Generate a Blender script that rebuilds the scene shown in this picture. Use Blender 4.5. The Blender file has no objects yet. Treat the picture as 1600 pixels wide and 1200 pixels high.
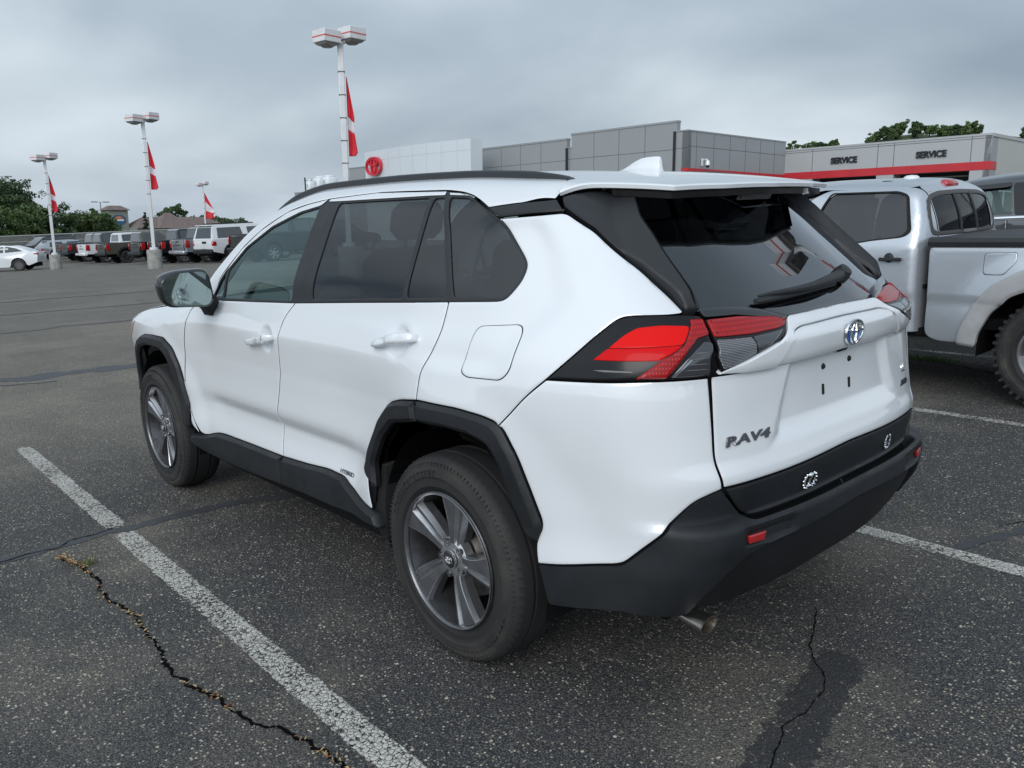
import bpy, math, random
import numpy as np
from mathutils import Vector, Matrix
from mathutils.geometry import delaunay_2d_cdt
random.seed(7); np.random.seed(7)
C = bpy.context.scene.collection
SC = bpy.context.scene

# ---------------------------------------------------------------- camera
YAW, PITCH, ROLL, FPX = 0.7251179506866177, 0.20638337525642722, -0.04121136241587761, 1274.03
CAM = np.array([-2.06426016, 2.42927948, 1.48254143])
_d = np.array([math.cos(PITCH)*math.cos(YAW), -math.cos(PITCH)*math.sin(YAW), -math.sin(PITCH)])
_r0 = np.array([-math.sin(YAW), -math.cos(YAW), 0.0]); _u0 = np.cross(_r0, _d)
_r = math.cos(ROLL)*_r0 + math.sin(ROLL)*_u0; _u = -math.sin(ROLL)*_r0 + math.cos(ROLL)*_u0
cam_data = bpy.data.cameras.new("camera"); cam = bpy.data.objects.new("camera", cam_data); C.objects.link(cam)
cam.matrix_world = Matrix([[_r[i], _u[i], -_d[i], CAM[i]] for i in range(3)] + [[0, 0, 0, 1]])
cam_data.sensor_width = 36; cam_data.lens = FPX/1600*36; cam_data.clip_end = 3000; cam_data.clip_start = .05
SC.camera = cam

# ---------------------------------------------------------------- light: overcast
SUN_EL, SUN_AZ = math.radians(30), math.radians(122)      # azimuth measured from +x (car forward) towards +y
SKY_GAIN = 1.0
world = bpy.data.worlds.new("World"); SC.world = world; world.use_nodes = True
nt = world.node_tree; nt.nodes.clear()
def wn(t, **k):
    n = nt.nodes.new(t)
    for a, b in k.items(): setattr(n, a, b)
    return n
def wl(a, b): nt.links.new(a, b)
out = wn('ShaderNodeOutputWorld'); bg = wn('ShaderNodeBackground'); bg.inputs[1].default_value = 0.1
sky = wn('ShaderNodeTexSky'); sky.sky_type = 'NISHITA'; sky.sun_disc = False
sky.sun_elevation = SUN_EL; sky.sun_rotation = math.radians(90) - SUN_AZ; sky.air_density = 1.5; sky.dust_density = 3
tc = wn('ShaderNodeTexCoord'); sep = wn('ShaderNodeSeparateXYZ'); wl(tc.outputs['Generated'], sep.inputs[0])
def wm(op, a, b=None, c=None):
    n = wn('ShaderNodeMath'); n.operation = op
    for i, v in enumerate((a, b, c)):
        if v is None: continue
        if isinstance(v, (int, float)): n.inputs[i].default_value = v
        else: wl(v, n.inputs[i])
    return n.outputs[0]
zc = wm('ADD', wm('MAXIMUM', sep.outputs[2], 0.0), 0.34)
comb = wn('ShaderNodeCombineXYZ'); wl(wm('DIVIDE', sep.outputs[0], zc), comb.inputs[0]); wl(wm('DIVIDE', sep.outputs[1], zc), comb.inputs[1])
def wnoise(scale, det, rough, off, dist=0.0):
    m = wn('ShaderNodeMapping'); wl(comb.outputs[0], m.inputs[0]); m.inputs['Location'].default_value = off
    n = wn('ShaderNodeTexNoise'); n.inputs['Scale'].default_value = scale; n.inputs['Detail'].default_value = det
    n.inputs['Roughness'].default_value = rough; n.inputs['Distortion'].default_value = dist
    wl(m.outputs[0], n.inputs['Vector']); return n.outputs[0]
n1 = wnoise(0.62, 3, .48, (3.1, 1.7, 0), .3); n2 = wnoise(1.5, 5, .5, (0.4, 5.2, 0), .3)
mixn = wm('ADD', wm('MULTIPLY', n1, .72), wm('MULTIPLY', n2, .28))
ramp = wn('ShaderNodeValToRGB'); wl(mixn, ramp.inputs[0])
cr = ramp.color_ramp; cr.elements[0].position = .38; cr.elements[0].color = (.25, .315, .39, 1)
cr.elements[1].position = .61; cr.elements[1].color = (.62, .70, .77, 1)
e = cr.elements.new(.50); e.color = (.41, .485, .56, 1)
# the cloud deck is thinner, so brighter, overhead and behind the photographer
LD = Vector((-.50, .68, .42)).normalized()
dp = wn('ShaderNodeVectorMath'); dp.operation = 'DOT_PRODUCT'; wl(tc.outputs['Generated'], dp.inputs[0]); dp.inputs[1].default_value = LD
mr = wn('ShaderNodeMapRange'); mr.interpolation_type = 'SMOOTHSTEP'; wl(dp.outputs['Value'], mr.inputs[0])
for i, v in enumerate((-.05, .95, 1.03, 1.75)): mr.inputs[i+1].default_value = v
gain = wn('ShaderNodeVectorMath'); gain.operation = 'SCALE'; wl(ramp.outputs[0], gain.inputs[0]); wl(wm('MULTIPLY', mr.outputs[0], 10.0*SKY_GAIN), gain.inputs['Scale'])
mx = wn('ShaderNodeMix'); mx.data_type = 'RGBA'; mx.inputs['Factor'].default_value = .93
wl(sky.outputs[0], mx.inputs['A']); wl(gain.outputs[0], mx.inputs['B']); wl(mx.outputs['Result'], bg.inputs[0]); wl(bg.outputs[0], out.inputs[0])
sun_d = bpy.data.lights.new("sun", 'SUN'); sun_d.energy = 1.3; sun_d.angle = math.radians(35); sun_d.color = (1, .985, .97)
sun = bpy.data.objects.new("sun", sun_d); C.objects.link(sun)
sv = Vector((math.cos(SUN_EL)*math.cos(SUN_AZ), math.cos(SUN_EL)*math.sin(SUN_AZ), math.sin(SUN_EL)))
sun.rotation_euler = sv.to_track_quat('Z', 'Y').to_euler()
SC.view_settings.view_transform = 'Standard'; SC.view_settings.look = 'None'; SC.view_settings.exposure = .18; SC.view_settings.gamma = 1
SC.render.engine = 'CYCLES'; SC.cycles.max_bounces = 8; SC.cycles.transparent_max_bounces = 16
# true vertical: the lot is a plane that rises a little to the right, so poles and walls lean 2 degrees against it
LEAN = Matrix.Rotation(math.radians(2.1), 4, 'X') @ Matrix.Rotation(math.radians(-.5), 4, 'Y')
# ---------------------------------------------------------------- materials
class N:
    """small node-tree writer"""
    def __init__(s, name):
        s.m = bpy.data.materials.new(name); s.m.use_nodes = True; s.t = s.m.node_tree; s.t.nodes.clear()
        s.o = s.t.nodes.new('ShaderNodeOutputMaterial'); s.b = s.t.nodes.new('ShaderNodeBsdfPrincipled'); s.t.links.new(s.b.outputs[0], s.o.inputs[0])
        s._c = None
    def n(s, t, **k):
        q = s.t.nodes.new(t)
        for a, b in k.items(): setattr(q, a, b)
        return q
    def L(s, a, b): s.t.links.new(a, b)
    def co(s):
        if s._c is None: s._c = s.n('ShaderNodeTexCoord')
        return s._c.outputs['Object']
    def set(s, k, v):
        i = s.b.inputs[k]
        if isinstance(v, (int, float)): i.default_value = v
        elif isinstance(v, tuple): i.default_value = tuple(v) + ((1,) if len(v) == 3 else ())
        else: s.L(v, i)
    def math(s, op, a, b=None, c=None, clamp=False):
        q = s.n('ShaderNodeMath'); q.operation = op; q.use_clamp = clamp
        for i, v in enumerate((a, b, c)):
            if v is None: continue
            if isinstance(v, (int, float)): q.inputs[i].default_value = v
            else: s.L(v, q.inputs[i])
        return q.outputs[0]
    def noise(s, scale, det=4, rough=.5, vec=None, sc3=None, dist=0):
        q = s.n('ShaderNodeTexNoise'); q.inputs['Scale'].default_value = scale; q.inputs['Detail'].default_value = det; q.inputs['Roughness'].default_value = rough; q.inputs['Distortion'].default_value = dist
        v = vec or s.co()
        if sc3: v = s.map(v, sc3)
        s.L(v, q.inputs['Vector']); return q.outputs[0]
    def map(s, v, sc3, loc=(0, 0, 0)):
        m = s.n('ShaderNodeMapping'); s.L(v, m.inputs[0]); m.inputs['Scale'].default_value = sc3; m.inputs['Location'].default_value = loc; return m.outputs[0]
    def vor(s, scale, out='Distance', feat='F1', vec=None, rnd=1):
        q = s.n('ShaderNodeTexVoronoi'); q.feature = feat; q.inputs['Scale'].default_value = scale; q.inputs['Randomness'].default_value = rnd
        s.L(vec or s.co(), q.inputs['Vector']); return q.outputs[out]
    def step(s, v, a, b, lo=0., hi=1.):
        q = s.n('ShaderNodeMapRange'); q.interpolation_type = 'SMOOTHSTEP'
        for i, x in enumerate((a, b, lo, hi)): q.inputs[i+1].default_value = x
        s.L(v, q.inputs[0]); return q.outputs[0]
    def mix(s, f, a, b):
        q = s.n('ShaderNodeMix'); q.data_type = 'RGBA'
        if isinstance(f, (int, float)): q.inputs['Factor'].default_value = f
        else: s.L(f, q.inputs['Factor'])
        for k, v in (('A', a), ('B', b)):
            i = [x for x in q.inputs if x.name == k and x.type == 'RGBA'][0]
            if isinstance(v, tuple): i.default_value = tuple(v) + ((1,) if len(v) == 3 else ())
            else: s.L(v, i)
        return [x for x in q.outputs if x.type == 'RGBA'][0]
    def bump(s, h, dist=.002, st=1., prev=None):
        q = s.n('ShaderNodeBump'); q.inputs['Distance'].default_value = dist; q.inputs['Strength'].default_value = st; s.L(h, q.inputs['Height'])
        if prev: s.L(prev, q.inputs['Normal'])
        s.L(q.outputs[0], s.b.inputs['Normal']); return q.outputs[0]
MATS = {}
def M(name, col=(.5, .5, .5), rough=.5, metal=0, coat=0, spec=.5, var=0., vs=8, bump=0., bs=200, coat_r=.03, rv=0.):
    if name in MATS: return MATS[name]
    n = N(name); n.set('Base Color', col); n.set('Roughness', rough); n.set('Metallic', metal); n.set('Coat Weight', coat); n.set('Coat Roughness', coat_r); n.set('Specular IOR Level', spec)
    if var:
        f = n.step(n.noise(vs, 5, .6), .35, .65)
        n.set('Base Color', n.mix(f, tuple(c*(1-var) for c in col), tuple(min(1, c*(1+var)) for c in col)))
    if rv:
        n.set('Roughness', n.step(n.noise(vs*1.7, 6, .65), .3, .7, max(0, rough-rv), rough+rv))
    if bump: n.bump(n.noise(bs, 2, .5), bump)
    MATS[name] = n.m; return n.m
def car_paint(name, col, metal=0., flake=0., dirt=.25, rough=.38, dirtcol=(.30, .28, .25)):
    n = N(name)
    # road film low on the body and in soft patches
    geo = n.n('ShaderNodeNewGeometry'); sp = n.n('ShaderNodeSeparateXYZ'); n.L(geo.outputs['Position'], sp.inputs[0])
    low = n.step(sp.outputs[2], .34, .62, 1., 0.)
    pat = n.step(n.noise(7, 6, .65), .42, .75)
    film = n.math('MULTIPLY', n.math('MULTIPLY_ADD', low, .7, .04), n.math('MULTIPLY_ADD', pat, .8, .2))
    film = n.math('MULTIPLY', film, dirt, clamp=True)
    n.set('Base Color', n.mix(film, col, dirtcol)); n.set('Metallic', metal)
    n.set('Roughness', n.math('MULTIPLY_ADD', film, .5, rough))
    n.set('Coat Weight', n.math('SUBTRACT', 1., n.math('MULTIPLY', film, 1.2), clamp=True))
    n.set('Coat IOR', 1.75)
    n.set('Coat Roughness', n.step(n.noise(3, 4, .6), .3, .8, .015, .06))
    n.bump(n.noise(2.2, 2, .5), .0012, .35)     # slight waviness of pressed sheet
    MATS[name] = n.m; return n.m
def glass(name, tint, refl=1., rough=.0, ior=1.52, rcol=(.95, .97, 1, 1)):
    n = N(name); n.t.nodes.remove(n.b)
    tr = n.n('ShaderNodeBsdfTransparent'); tr.inputs[0].default_value = (*tint, 1)
    gl = n.n('ShaderNodeBsdfGlossy'); gl.inputs['Roughness'].default_value = rough; gl.inputs[0].default_value = rcol
    geo = n.n('ShaderNodeNewGeometry'); dt = n.n('ShaderNodeVectorMath'); dt.operation = 'DOT_PRODUCT'; n.L(geo.outputs['Normal'], dt.inputs[0]); n.L(geo.outputs['Incoming'], dt.inputs[1])
    c1 = n.math('SUBTRACT', 1., n.math('ABSOLUTE', dt.outputs['Value']), clamp=True); f0 = ((ior-1)/(ior+1))**2*1.9      # two faces of the pane
    f = n.math('MULTIPLY', n.math('MULTIPLY_ADD', n.math('POWER', c1, 5.), 1-f0, f0), refl, clamp=True)
    # back faces use the same reflectance
    mx = n.n('ShaderNodeMixShader'); n.L(f, mx.inputs[0]); n.L(tr.outputs[0], mx.inputs[1]); n.L(gl.outputs[0], mx.inputs[2]); n.L(mx.outputs[0], n.o.inputs[0])
    MATS[name] = n.m; return n.m

# ---------------------------------------------------------------- mesh helpers
def mesh_obj(name, V, Fc, mat=None, parent=None, smooth=None):
    me = bpy.data.meshes.new(name); me.from_pydata([tuple(map(float, v)) for v in V], [], [tuple(map(int, f)) for f in Fc]); me.validate(); me.update()
    if mat is not None: me.materials.append(mat)
    o = bpy.data.objects.new(name, me); C.objects.link(o)
    if parent is not None: o.parent = parent
    if smooth is not None:
        me.shade_smooth()
        if smooth < 179: me.set_sharp_from_angle(angle=math.radians(smooth))
    return o
def empty(name, label, cat, loc=(0, 0, 0), rz=0, group=None, rot=None):
    o = bpy.data.objects.new(name, None); C.objects.link(o); o.location = loc; o.empty_display_size = .2
    o.rotation_euler = rot if rot is not None else (0, 0, rz)
    o['label'] = label; o['category'] = cat
    if group: o['group'] = group
    return o
def tag(o, label=None, cat=None, group=None, kind=None):
    for k, v in (('label', label), ('category', cat), ('group', group), ('kind', kind)):
        if v: o[k] = v
    return o
def copy_tree(o, parent=None):
    c = o.copy(); C.objects.link(c)
    if parent is not None:
        c.parent = parent; c.matrix_parent_inverse = o.matrix_parent_inverse
    for ch in list(o.children): copy_tree(ch, c)
    return c
class MB:
    """collects shapes of one part into one mesh"""
    def __init__(s): s.V = []; s.F = []; s.mi = []; s.cm = 0
    def add(s, V, Fc, T=None):
        b = len(s.V)
        for v in V:
            v = Vector(v)
            if T is not None: v = T @ v
            s.V.append(tuple(v))
        for f in Fc: s.F.append(tuple(i+b for i in f)); s.mi.append(s.cm)
        return s
    def box(s, x0, x1, y0, y1, z0, z1, T=None, bev=0.):
        if bev > 0:
            b = bev
            R = []
            for z, i in ((z0, b), (z0+b, 0), (z1-b, 0), (z1, b)):
                R.append([(x0+i+b*(i == 0), y0+i, z), (x1-i-b*(i == 0), y0+i, z), (x1-i, y0+i+b*(i == 0), z), (x1-i, y1-i-b*(i == 0), z), (x1-i-b*(i == 0), y1-i, z), (x0+i+b*(i == 0), y1-i, z), (x0+i, y1-i-b*(i == 0), z), (x0+i, y0+i+b*(i == 0), z)])
            V = [p for r in R for p in r]; Fc = [tuple(range(7, -1, -1)), tuple(range(24, 32))]
            for k in range(3):
                for j in range(8): Fc.append((k*8+j, k*8+(j+1) % 8, k*8+8+(j+1) % 8, k*8+8+j))
            return s.add(V, Fc, T)
        V = [(x, y, z) for z in (z0, z1) for x, y in ((x0, y0), (x1, y0), (x1, y1), (x0, y1))]
        return s.add(V, [(3, 2, 1, 0), (4, 5, 6, 7), (0, 1, 5, 4), (1, 2, 6, 5), (2, 3, 7, 6), (3, 0, 4, 7)], T)
    def prism(s, poly, d0, d1, axis='y', T=None):
        """2-D polygon extruded along an axis; poly in the other two axes (in x,y,z order)"""
        n = len(poly)
        def P(p, d): return {'x': (d, p[0], p[1]), 'y': (p[0], d, p[1]), 'z': (p[0], p[1], d)}[axis]
        V = [P(p, d0) for p in poly] + [P(p, d1) for p in poly]
        return s.add(V, [tuple(range(n)), tuple(range(2*n-1, n-1, -1))] + [(i, i+n, (i+1) % n+n, (i+1) % n) for i in range(n)], T)
    def tube(s, pts, r, seg=10, caps=True, closed=False, T=None):
        pts = [Vector(p) for p in pts]; n = len(pts); rs = r if isinstance(r, (list, tuple)) else [r]*n
        V = []; Fc = []; prev = None
        for i, p in enumerate(pts):
            a = pts[(i-1) % n] if (i or closed) else p; b = pts[(i+1) % n] if (i < n-1 or closed) else p
            t = (b-a).normalized()
            if prev is None: q = Vector((0, 0, 1)) if abs(t.z) < .9 else Vector((1, 0, 0)); e1 = t.cross(q).normalized()
            else: e1 = (prev - t*prev.dot(t)).normalized()
            prev = e1; e2 = t.cross(e1)
            for k in range(seg): th = 2*math.pi*k/seg; V.append(p + (e1*math.cos(th)+e2*math.sin(th))*rs[i])
        for i in range(n if closed else n-1):
            j = (i+1) % n
            for k in range(seg): Fc.append((i*seg+k, i*seg+(k+1) % seg, j*seg+(k+1) % seg, j*seg+k))
        if caps and not closed: Fc += [tuple(range(seg-1, -1, -1)), tuple(range((n-1)*seg, n*seg))]
        return s.add(V, Fc, T)
    def lathe(s, prof, seg=32, axis='z', T=None, closed=False):
        """profile (r, h) turned about an axis"""
        V = []; n = len(prof)
        for k in range(seg):
            th = 2*math.pi*k/seg; c, q = math.cos(th), math.sin(th)
            for r, h in prof: V.append({'z': (r*c, r*q, h), 'y': (r*c, h, r*q), 'x': (h, r*c, r*q)}[axis])
        Fc = []
        for k in range(seg):
            j = (k+1) % seg
            for i in range(n if closed else n-1): i2 = (i+1) % n; Fc.append((k*n+i, j*n+i, j*n+i2, k*n+i2))
        return s.add(V, Fc, T)
    def build(s, name, mat, parent=None, smooth=None, label=None):
        o = mesh_obj(name, s.V, s.F, None, parent, smooth)
        for m in (mat if isinstance(mat, (list, tuple)) else [mat]): o.data.materials.append(m)
        if len(set(s.mi)) > 1:
            for p, i in zip(o.data.polygons, s.mi): p.material_index = i
        if label: o['label'] = label
        return o
def recalc(o):
    import bmesh
    b = bmesh.new(); b.from_mesh(o.data); bmesh.ops.recalc_face_normals(b, faces=b.faces); b.to_mesh(o.data); b.free(); return o
def text_mesh(txt, size, depth, mat, parent, T, name='lettering', bold=0.0, shear=0., space=1.0, sx=1.0):
    cu = bpy.data.curves.new(name, 'FONT'); cu.body = txt; cu.size = size; cu.extrude = depth; cu.offset = bold; cu.shear = shear; cu.space_character = space
    cu.align_x = 'CENTER'; cu.align_y = 'CENTER'; cu.bevel_depth = 0
    ob = bpy.data.objects.new(name, cu); C.objects.link(ob)
    dg = bpy.context.evaluated_depsgraph_get(); me = bpy.data.meshes.new_from_object(ob.evaluated_get(dg)); bpy.data.objects.remove(ob)
    me.transform(T @ Matrix.Diagonal((sx, 1, 1, 1))); me.materials.clear(); me.materials.append(mat)
    o = bpy.data.objects.new(name, me); C.objects.link(o)
    if parent is not None: o.parent = parent
    return o
def frame(o, x, y, z):
    """matrix from origin and axes"""
    return Matrix([[x[i], y[i], z[i], o[i]] for i in range(3)] + [[0, 0, 0, 1]])

# ---------------------------------------------------------------- surface panels
def pw(x, xs, ys):
    xs = np.asarray(xs, float); ys = np.asarray(ys, float); x = np.asarray(x, float)
    h = np.diff(xs); d = np.diff(ys)/h; m = np.zeros_like(xs); m[0] = d[0]; m[-1] = d[-1]
    for i in range(1, len(xs)-1):
        if d[i-1]*d[i] > 0:
            w1 = 2*h[i]+h[i-1]; w2 = h[i]+2*h[i-1]; m[i] = (w1+w2)/(w1/d[i-1]+w2/d[i])
    i = np.clip(np.searchsorted(xs, x)-1, 0, len(xs)-2); t = (x-xs[i])/h[i]; c = np.clip(t, 0, 1)
    y = (2*c**3-3*c**2+1)*ys[i]+(c**3-2*c**2+c)*h[i]*m[i]+(-2*c**3+3*c**2)*ys[i+1]+(c**3-c**2)*h[i]*m[i+1]
    return y+np.where(t < 0, t*h[0]*m[0], 0)+np.where(t > 1, (t-1)*h[-1]*m[-1], 0)
def smax(a, b, k):
    h = np.maximum(k-np.abs(a-b), 0)/k
    return np.maximum(a, b)+h*h*k*.25
def ss(a, b, x):
    t = np.clip((x-a)/(b-a), 0, 1); return t*t*(3-2*t)
def round_poly(pts, rc=.03):
    """cuts every corner with a small curve; a third number on a point sets its own cut"""
    P = [np.array(p[:2], float) for p in pts]; n = len(P); out = []
    for i in range(n):
        r = pts[i][2] if len(pts[i]) > 2 else rc
        a, b, c = P[i-1], P[i], P[(i+1) % n]; la, lc = np.linalg.norm(a-b), np.linalg.norm(c-b)
        if r <= 0: out.append(b); continue
        ca, cc = min(r, la*.48), min(r, lc*.48); p0 = b+(a-b)/la*ca; p2 = b+(c-b)/lc*cc
        for t in np.linspace(0, 1, 6): out.append((1-t)**2*p0+2*t*(1-t)*b+t*t*p2)
    return out
def resample(P, sp):
    out = []; n = len(P)
    for i in range(n):
        a, b = P[i], P[(i+1) % n]; l = np.linalg.norm(b-a)
        if l < 1e-6: continue
        k = max(1, int(math.ceil(l/sp)))
        for j in range(k): out.append(a+(b-a)*j/k)
    Q = [out[0]]
    for q in out[1:]:
        if np.linalg.norm(q-Q[-1]) > sp*.12: Q.append(q)
    if np.linalg.norm(Q[0]-Q[-1]) < sp*.12: Q.pop()
    return np.array(Q)
def area2(P): x, y = P[:, 0], P[:, 1]; return float(np.sum(x*np.roll(y, -1)-np.roll(x, -1)*y))
def inset(P, d):
    t1 = P-np.roll(P, 1, 0); t2 = np.roll(P, -1, 0)-P
    t1 /= np.maximum(np.linalg.norm(t1, axis=1), 1e-9)[:, None]; t2 /= np.maximum(np.linalg.norm(t2, axis=1), 1e-9)[:, None]
    n1 = np.stack([-t1[:, 1], t1[:, 0]], 1); n2 = np.stack([-t2[:, 1], t2[:, 0]], 1); m = n1+n2
    k = 2/np.maximum((m*m).sum(1), .55)
    return P+m*k[:, None]*d
def inside(P, Q):
    x, y = Q[:, 0], Q[:, 1]; r = np.zeros(len(Q), bool)
    for i in range(len(P)):
        (x1, y1), (x2, y2) = P[i-1], P[i]
        c = (y1 > y) != (y2 > y)
        r ^= c & (x < (x2-x1)*(y-y1)/((y2-y1) if y2 != y1 else 1e-12)+x1)
    return r
def dist_poly(P, Q):
    d = np.full(len(Q), 1e9)
    for i in range(len(P)):
        a, b = P[i-1], P[i]; ab = b-a; L = max(ab@ab, 1e-12); t = np.clip(((Q-a)@ab)/L, 0, 1); q = Q-(a+t[:, None]*ab); d = np.minimum(d, (q*q).sum(1))
    return np.sqrt(d)
class Body:
    """a vehicle skin given as the zero set of F, with charts that map flat outlines onto it"""
    def __init__(s, F, cx=-.25, cy=.35, lc=.75, hwide=1.6, topz=2.4): s.F = F; s.cx, s.cy, s.lc, s.w, s.topz = cx, cy, lc, hwide, topz; s.uc = cx-lc-cy
    def hit(s, o, D, t0, t1, n=36):
        ts = np.linspace(t0, t1, n); v = np.stack([s.F(*(o+t*D).T) for t in ts], 1)
        neg = v[:, 1:]*v[:, :-1] <= 0; i = np.argmax(neg, 1); a = ts[i]; b = ts[i+1]; fa = v[np.arange(len(i)), i]
        for _ in range(22):
            m = (a+b)/2; fm = s.F(*(o+m[:, None]*D).T); k = fa*fm > 0; a = np.where(k, m, a); fa = np.where(k, fm, fa); b = np.where(k, b, m)
        return o+((a+b)/2)[:, None]*D
    def map(s, Q, chart):
        Q = np.asarray(Q, float); n = len(Q); o = np.zeros((n, 3)); D = np.zeros((n, 3)); u, z = Q[:, 0].copy(), Q[:, 1]
        if chart == 'ring':
            flip = u < s.uc; u = np.where(flip, 2*s.uc-u, u)
            o[:, 2] = z; A = u >= s.cx; B = (u < s.cx) & (u > s.cx-s.lc); Cc = u <= s.cx-s.lc
            o[A, 0] = u[A]; o[A, 1] = s.cy; D[A, 1] = 1
            th = (s.cx-u)/s.lc*np.pi/2
            o[B, 0] = s.cx; o[B, 1] = s.cy; D[B, 0] = -np.sin(th[B]); D[B, 1] = np.cos(th[B])
            o[Cc, 0] = s.cx; o[Cc, 1] = s.cy-(s.cx-s.lc-u[Cc]); D[Cc, 0] = -1
            p = s.hit(o, D, 0, s.w); p[flip, 1] *= -1; return p
        if chart == 'side': o[:, 0] = u; o[:, 2] = z; o[:, 1] = s.cy; D[:, 1] = 1; return s.hit(o, D, 0, s.w)
        if chart == 'top': o[:, 0] = u; o[:, 1] = z; o[:, 2] = s.topz; D[:, 2] = -1; return s.hit(o, D, 0, s.topz-.3, 70)
        if chart == 'front': o[:, 0] = 2.6; o[:, 1] = u; o[:, 2] = z; D[:, 0] = 1; return s.hit(o, D, 0, 2.)
    def back2ring(s, y, z):
        '''ring coordinates of the point straight behind (y, z)'''
        p = s.hit(np.array([[s.cx, y, z]]), np.array([[-1., 0, 0]]), 0, s.w)[0]; ay = abs(y)
        if ay <= s.cy: u = s.cx-s.lc-(s.cy-ay)
        else: u = s.cx-s.lc*math.atan2(s.cx-p[0], ay-s.cy)/(math.pi/2)
        return (u if y >= 0 else 2*s.uc-u, z)
    def grad(s, p, e=1e-3):
        x, y, z = p.T; F = s.F
        g = np.stack([F(x+e, y, z)-F(x-e, y, z), F(x, y+e, z)-F(x, y-e, z), F(x, y, z+e)-F(x, y, z-e)], 1)
        return g/np.maximum(np.linalg.norm(g, axis=1)[:, None], 1e-9)
    def at(s, u, v, chart='ring', h=0.):
        """point and frame (tangent, up, normal) on the skin"""
        p = s.map([(u, v)], chart); n = s.grad(p)[0]; p = p[0]+n*h
        up = np.array([0, 0, 1.]); up = up-n*(up@n); up /= np.linalg.norm(up); t = np.cross(up, n)
        return Vector(p), Vector(t), Vector(up), Vector(n)
    def panel(s, name, poly, mat, parent=None, chart='ring', h=0., holes=(), gap=.002, bw=.003, bd=.0015, depth=.012, sp=.022, rc=.03, mirror=False, hf=None, sym=False, sheet=False, label=None, guard=.006, steps=None):
        if sym: poly = list(poly)+[((2*s.uc-p[0]) if chart == 'ring' else p[0], p[1] if chart == 'ring' else -p[1])+tuple(p[2:]) for p in reversed(poly)]
        P = resample(np.array(round_poly(poly, rc)), sp*.7)
        if area2(P) < 0: P = P[::-1]
        rings = []           # (points, height offset) from the middle outwards
        H = [resample(np.array(round_poly(q, rc)), sp*.7) for q in holes]
        H = [q[::-1] if area2(q) < 0 else q for q in H]
        st = [(gap+bw, 0.), (gap, -bd), (gap, -depth)] if not sheet else [(gap, 0.)]
        if steps: st = steps
        loops = [(inset(P, st[0][0]), 1)]+[(inset(q, -st[0][0]), -1) for q in H]
        V2 = []; E = []; base = []
        for q, sg in loops:
            b = len(V2); base.append(b); V2 += [tuple(x) for x in q]; E += [(b+i, b+(i+1) % len(q)) for i in range(len(q))]
        lo, hi = P.min(0), P.max(0)
        gx, gy = np.meshgrid(np.arange(lo[0], hi[0], sp), np.arange(lo[1], hi[1], sp*.866)); gx = gx+((np.arange(gx.shape[0]) % 2)*sp*.5)[:, None]
        Gp = np.stack([gx.ravel(), gy.ravel()], 1); ok = inside(loops[0][0], Gp)
        for q, sg in loops[1:]: ok &= ~inside(q, Gp)
        Gp = Gp[ok]
        if len(Gp):
            dd = np.min([dist_poly(q, Gp) for q, sg in loops], 0); Gp = Gp[dd > max(sp*.45, guard*1.6 if guard else 0)]
        extra = []
        if guard and not sheet:
            for q, sg in loops: extra += [tuple(x) for x in inset(q, guard*sg)]
            if extra:
                X = np.array(extra); k = inside(loops[0][0], X)
                for q, sg in loops[1:]: k &= ~inside(q, X)
                dd = np.min([dist_poly(q, X) for q, sg in loops], 0); X = X[k & (dd > guard*.7)]; extra = [tuple(x) for x in X]
        V2 += extra+[tuple(x) for x in Gp]
        r = delaunay_2d_cdt([Vector(v) for v in V2], E, [], 0, 1e-6)
        W = np.array([tuple(v) for v in r[0]]); T = [tuple(f) for f in r[2]]
        cen = np.array([(W[list(f)]).mean(0) for f in T]); ok = inside(loops[0][0], cen)
        for q, sg in loops[1:]: ok &= ~inside(q, cen)
        T = [f for f, k in zip(T, ok) if k]
        orig = {}
        for new, olds in enumerate(r[3]):
            for o_ in olds: orig[o_] = new
        A = [(W, np.full(len(W), 0.))]; Fc = [f if area2(W[list(f)]) > 0 else f[::-1] for f in T]
        off = len(W); walls = []
        for (q, sg), b in zip(loops, base):
            prev = [orig[b+i] for i in range(len(q))]; n = len(q); src = P if sg > 0 else H[base.index(b)-1]
            for si, (d, hh) in enumerate(st[1:]):
                ring = inset(src, d*sg); A.append((ring, np.full(n, hh))); cur = list(range(off, off+n)); off += n
                for i in range(n):
                    j = (i+1) % n; f = (prev[i], cur[i], cur[j], prev[j]); Fc.append(f if sg > 0 else f[::-1]); walls += [len(Fc)-1] if si == len(st)-2 else []
                prev = cur
        Q = np.concatenate([a[0] for a in A]); Hh = np.concatenate([a[1] for a in A])+(st[0][1] if steps else 0)
        if steps: Hh[len(W):] -= st[0][1]
        p = s.map(Q, chart); nrm = s.grad(p)
        off_ = Hh+h
        if hf is not None: off_ = off_+hf(Q[:, 0], Q[:, 1], p)
        p = p+nrm*off_[:, None]
        # orient faces outwards
        f0 = Fc[len(Fc)//3 if len(T) == 0 else len(T)//2]; a, b_, c = p[f0[0]], p[f0[1]], p[f0[2]]
        if np.dot(np.cross(b_-a, c-a), nrm[f0[0]]) < 0: Fc = [f[::-1] for f in Fc]
        o = mesh_obj(name, p, Fc, mat, parent, 42)
        if label: o['label'] = label
        dark = MATS.get('inner_dark') if (mat.name.endswith('paint') and not sheet and not steps) else None
        if dark and len(o.data.polygons) == len(Fc):
            o.data.materials.append(dark)
            for w in walls: o.data.polygons[w].material_index = 1
        res = [o]
        if mirror:
            pm = p.copy(); pm[:, 1] *= -1
            o2 = mesh_obj(name, pm, [f[::-1] for f in Fc], mat, parent, 42); res.append(o2)
            if dark and len(o2.data.polygons) == len(Fc):
                o2.data.materials.append(dark)
                for w in walls: o2.data.polygons[w].material_index = 1
            if label: o2['label'] = label
        return res
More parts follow.
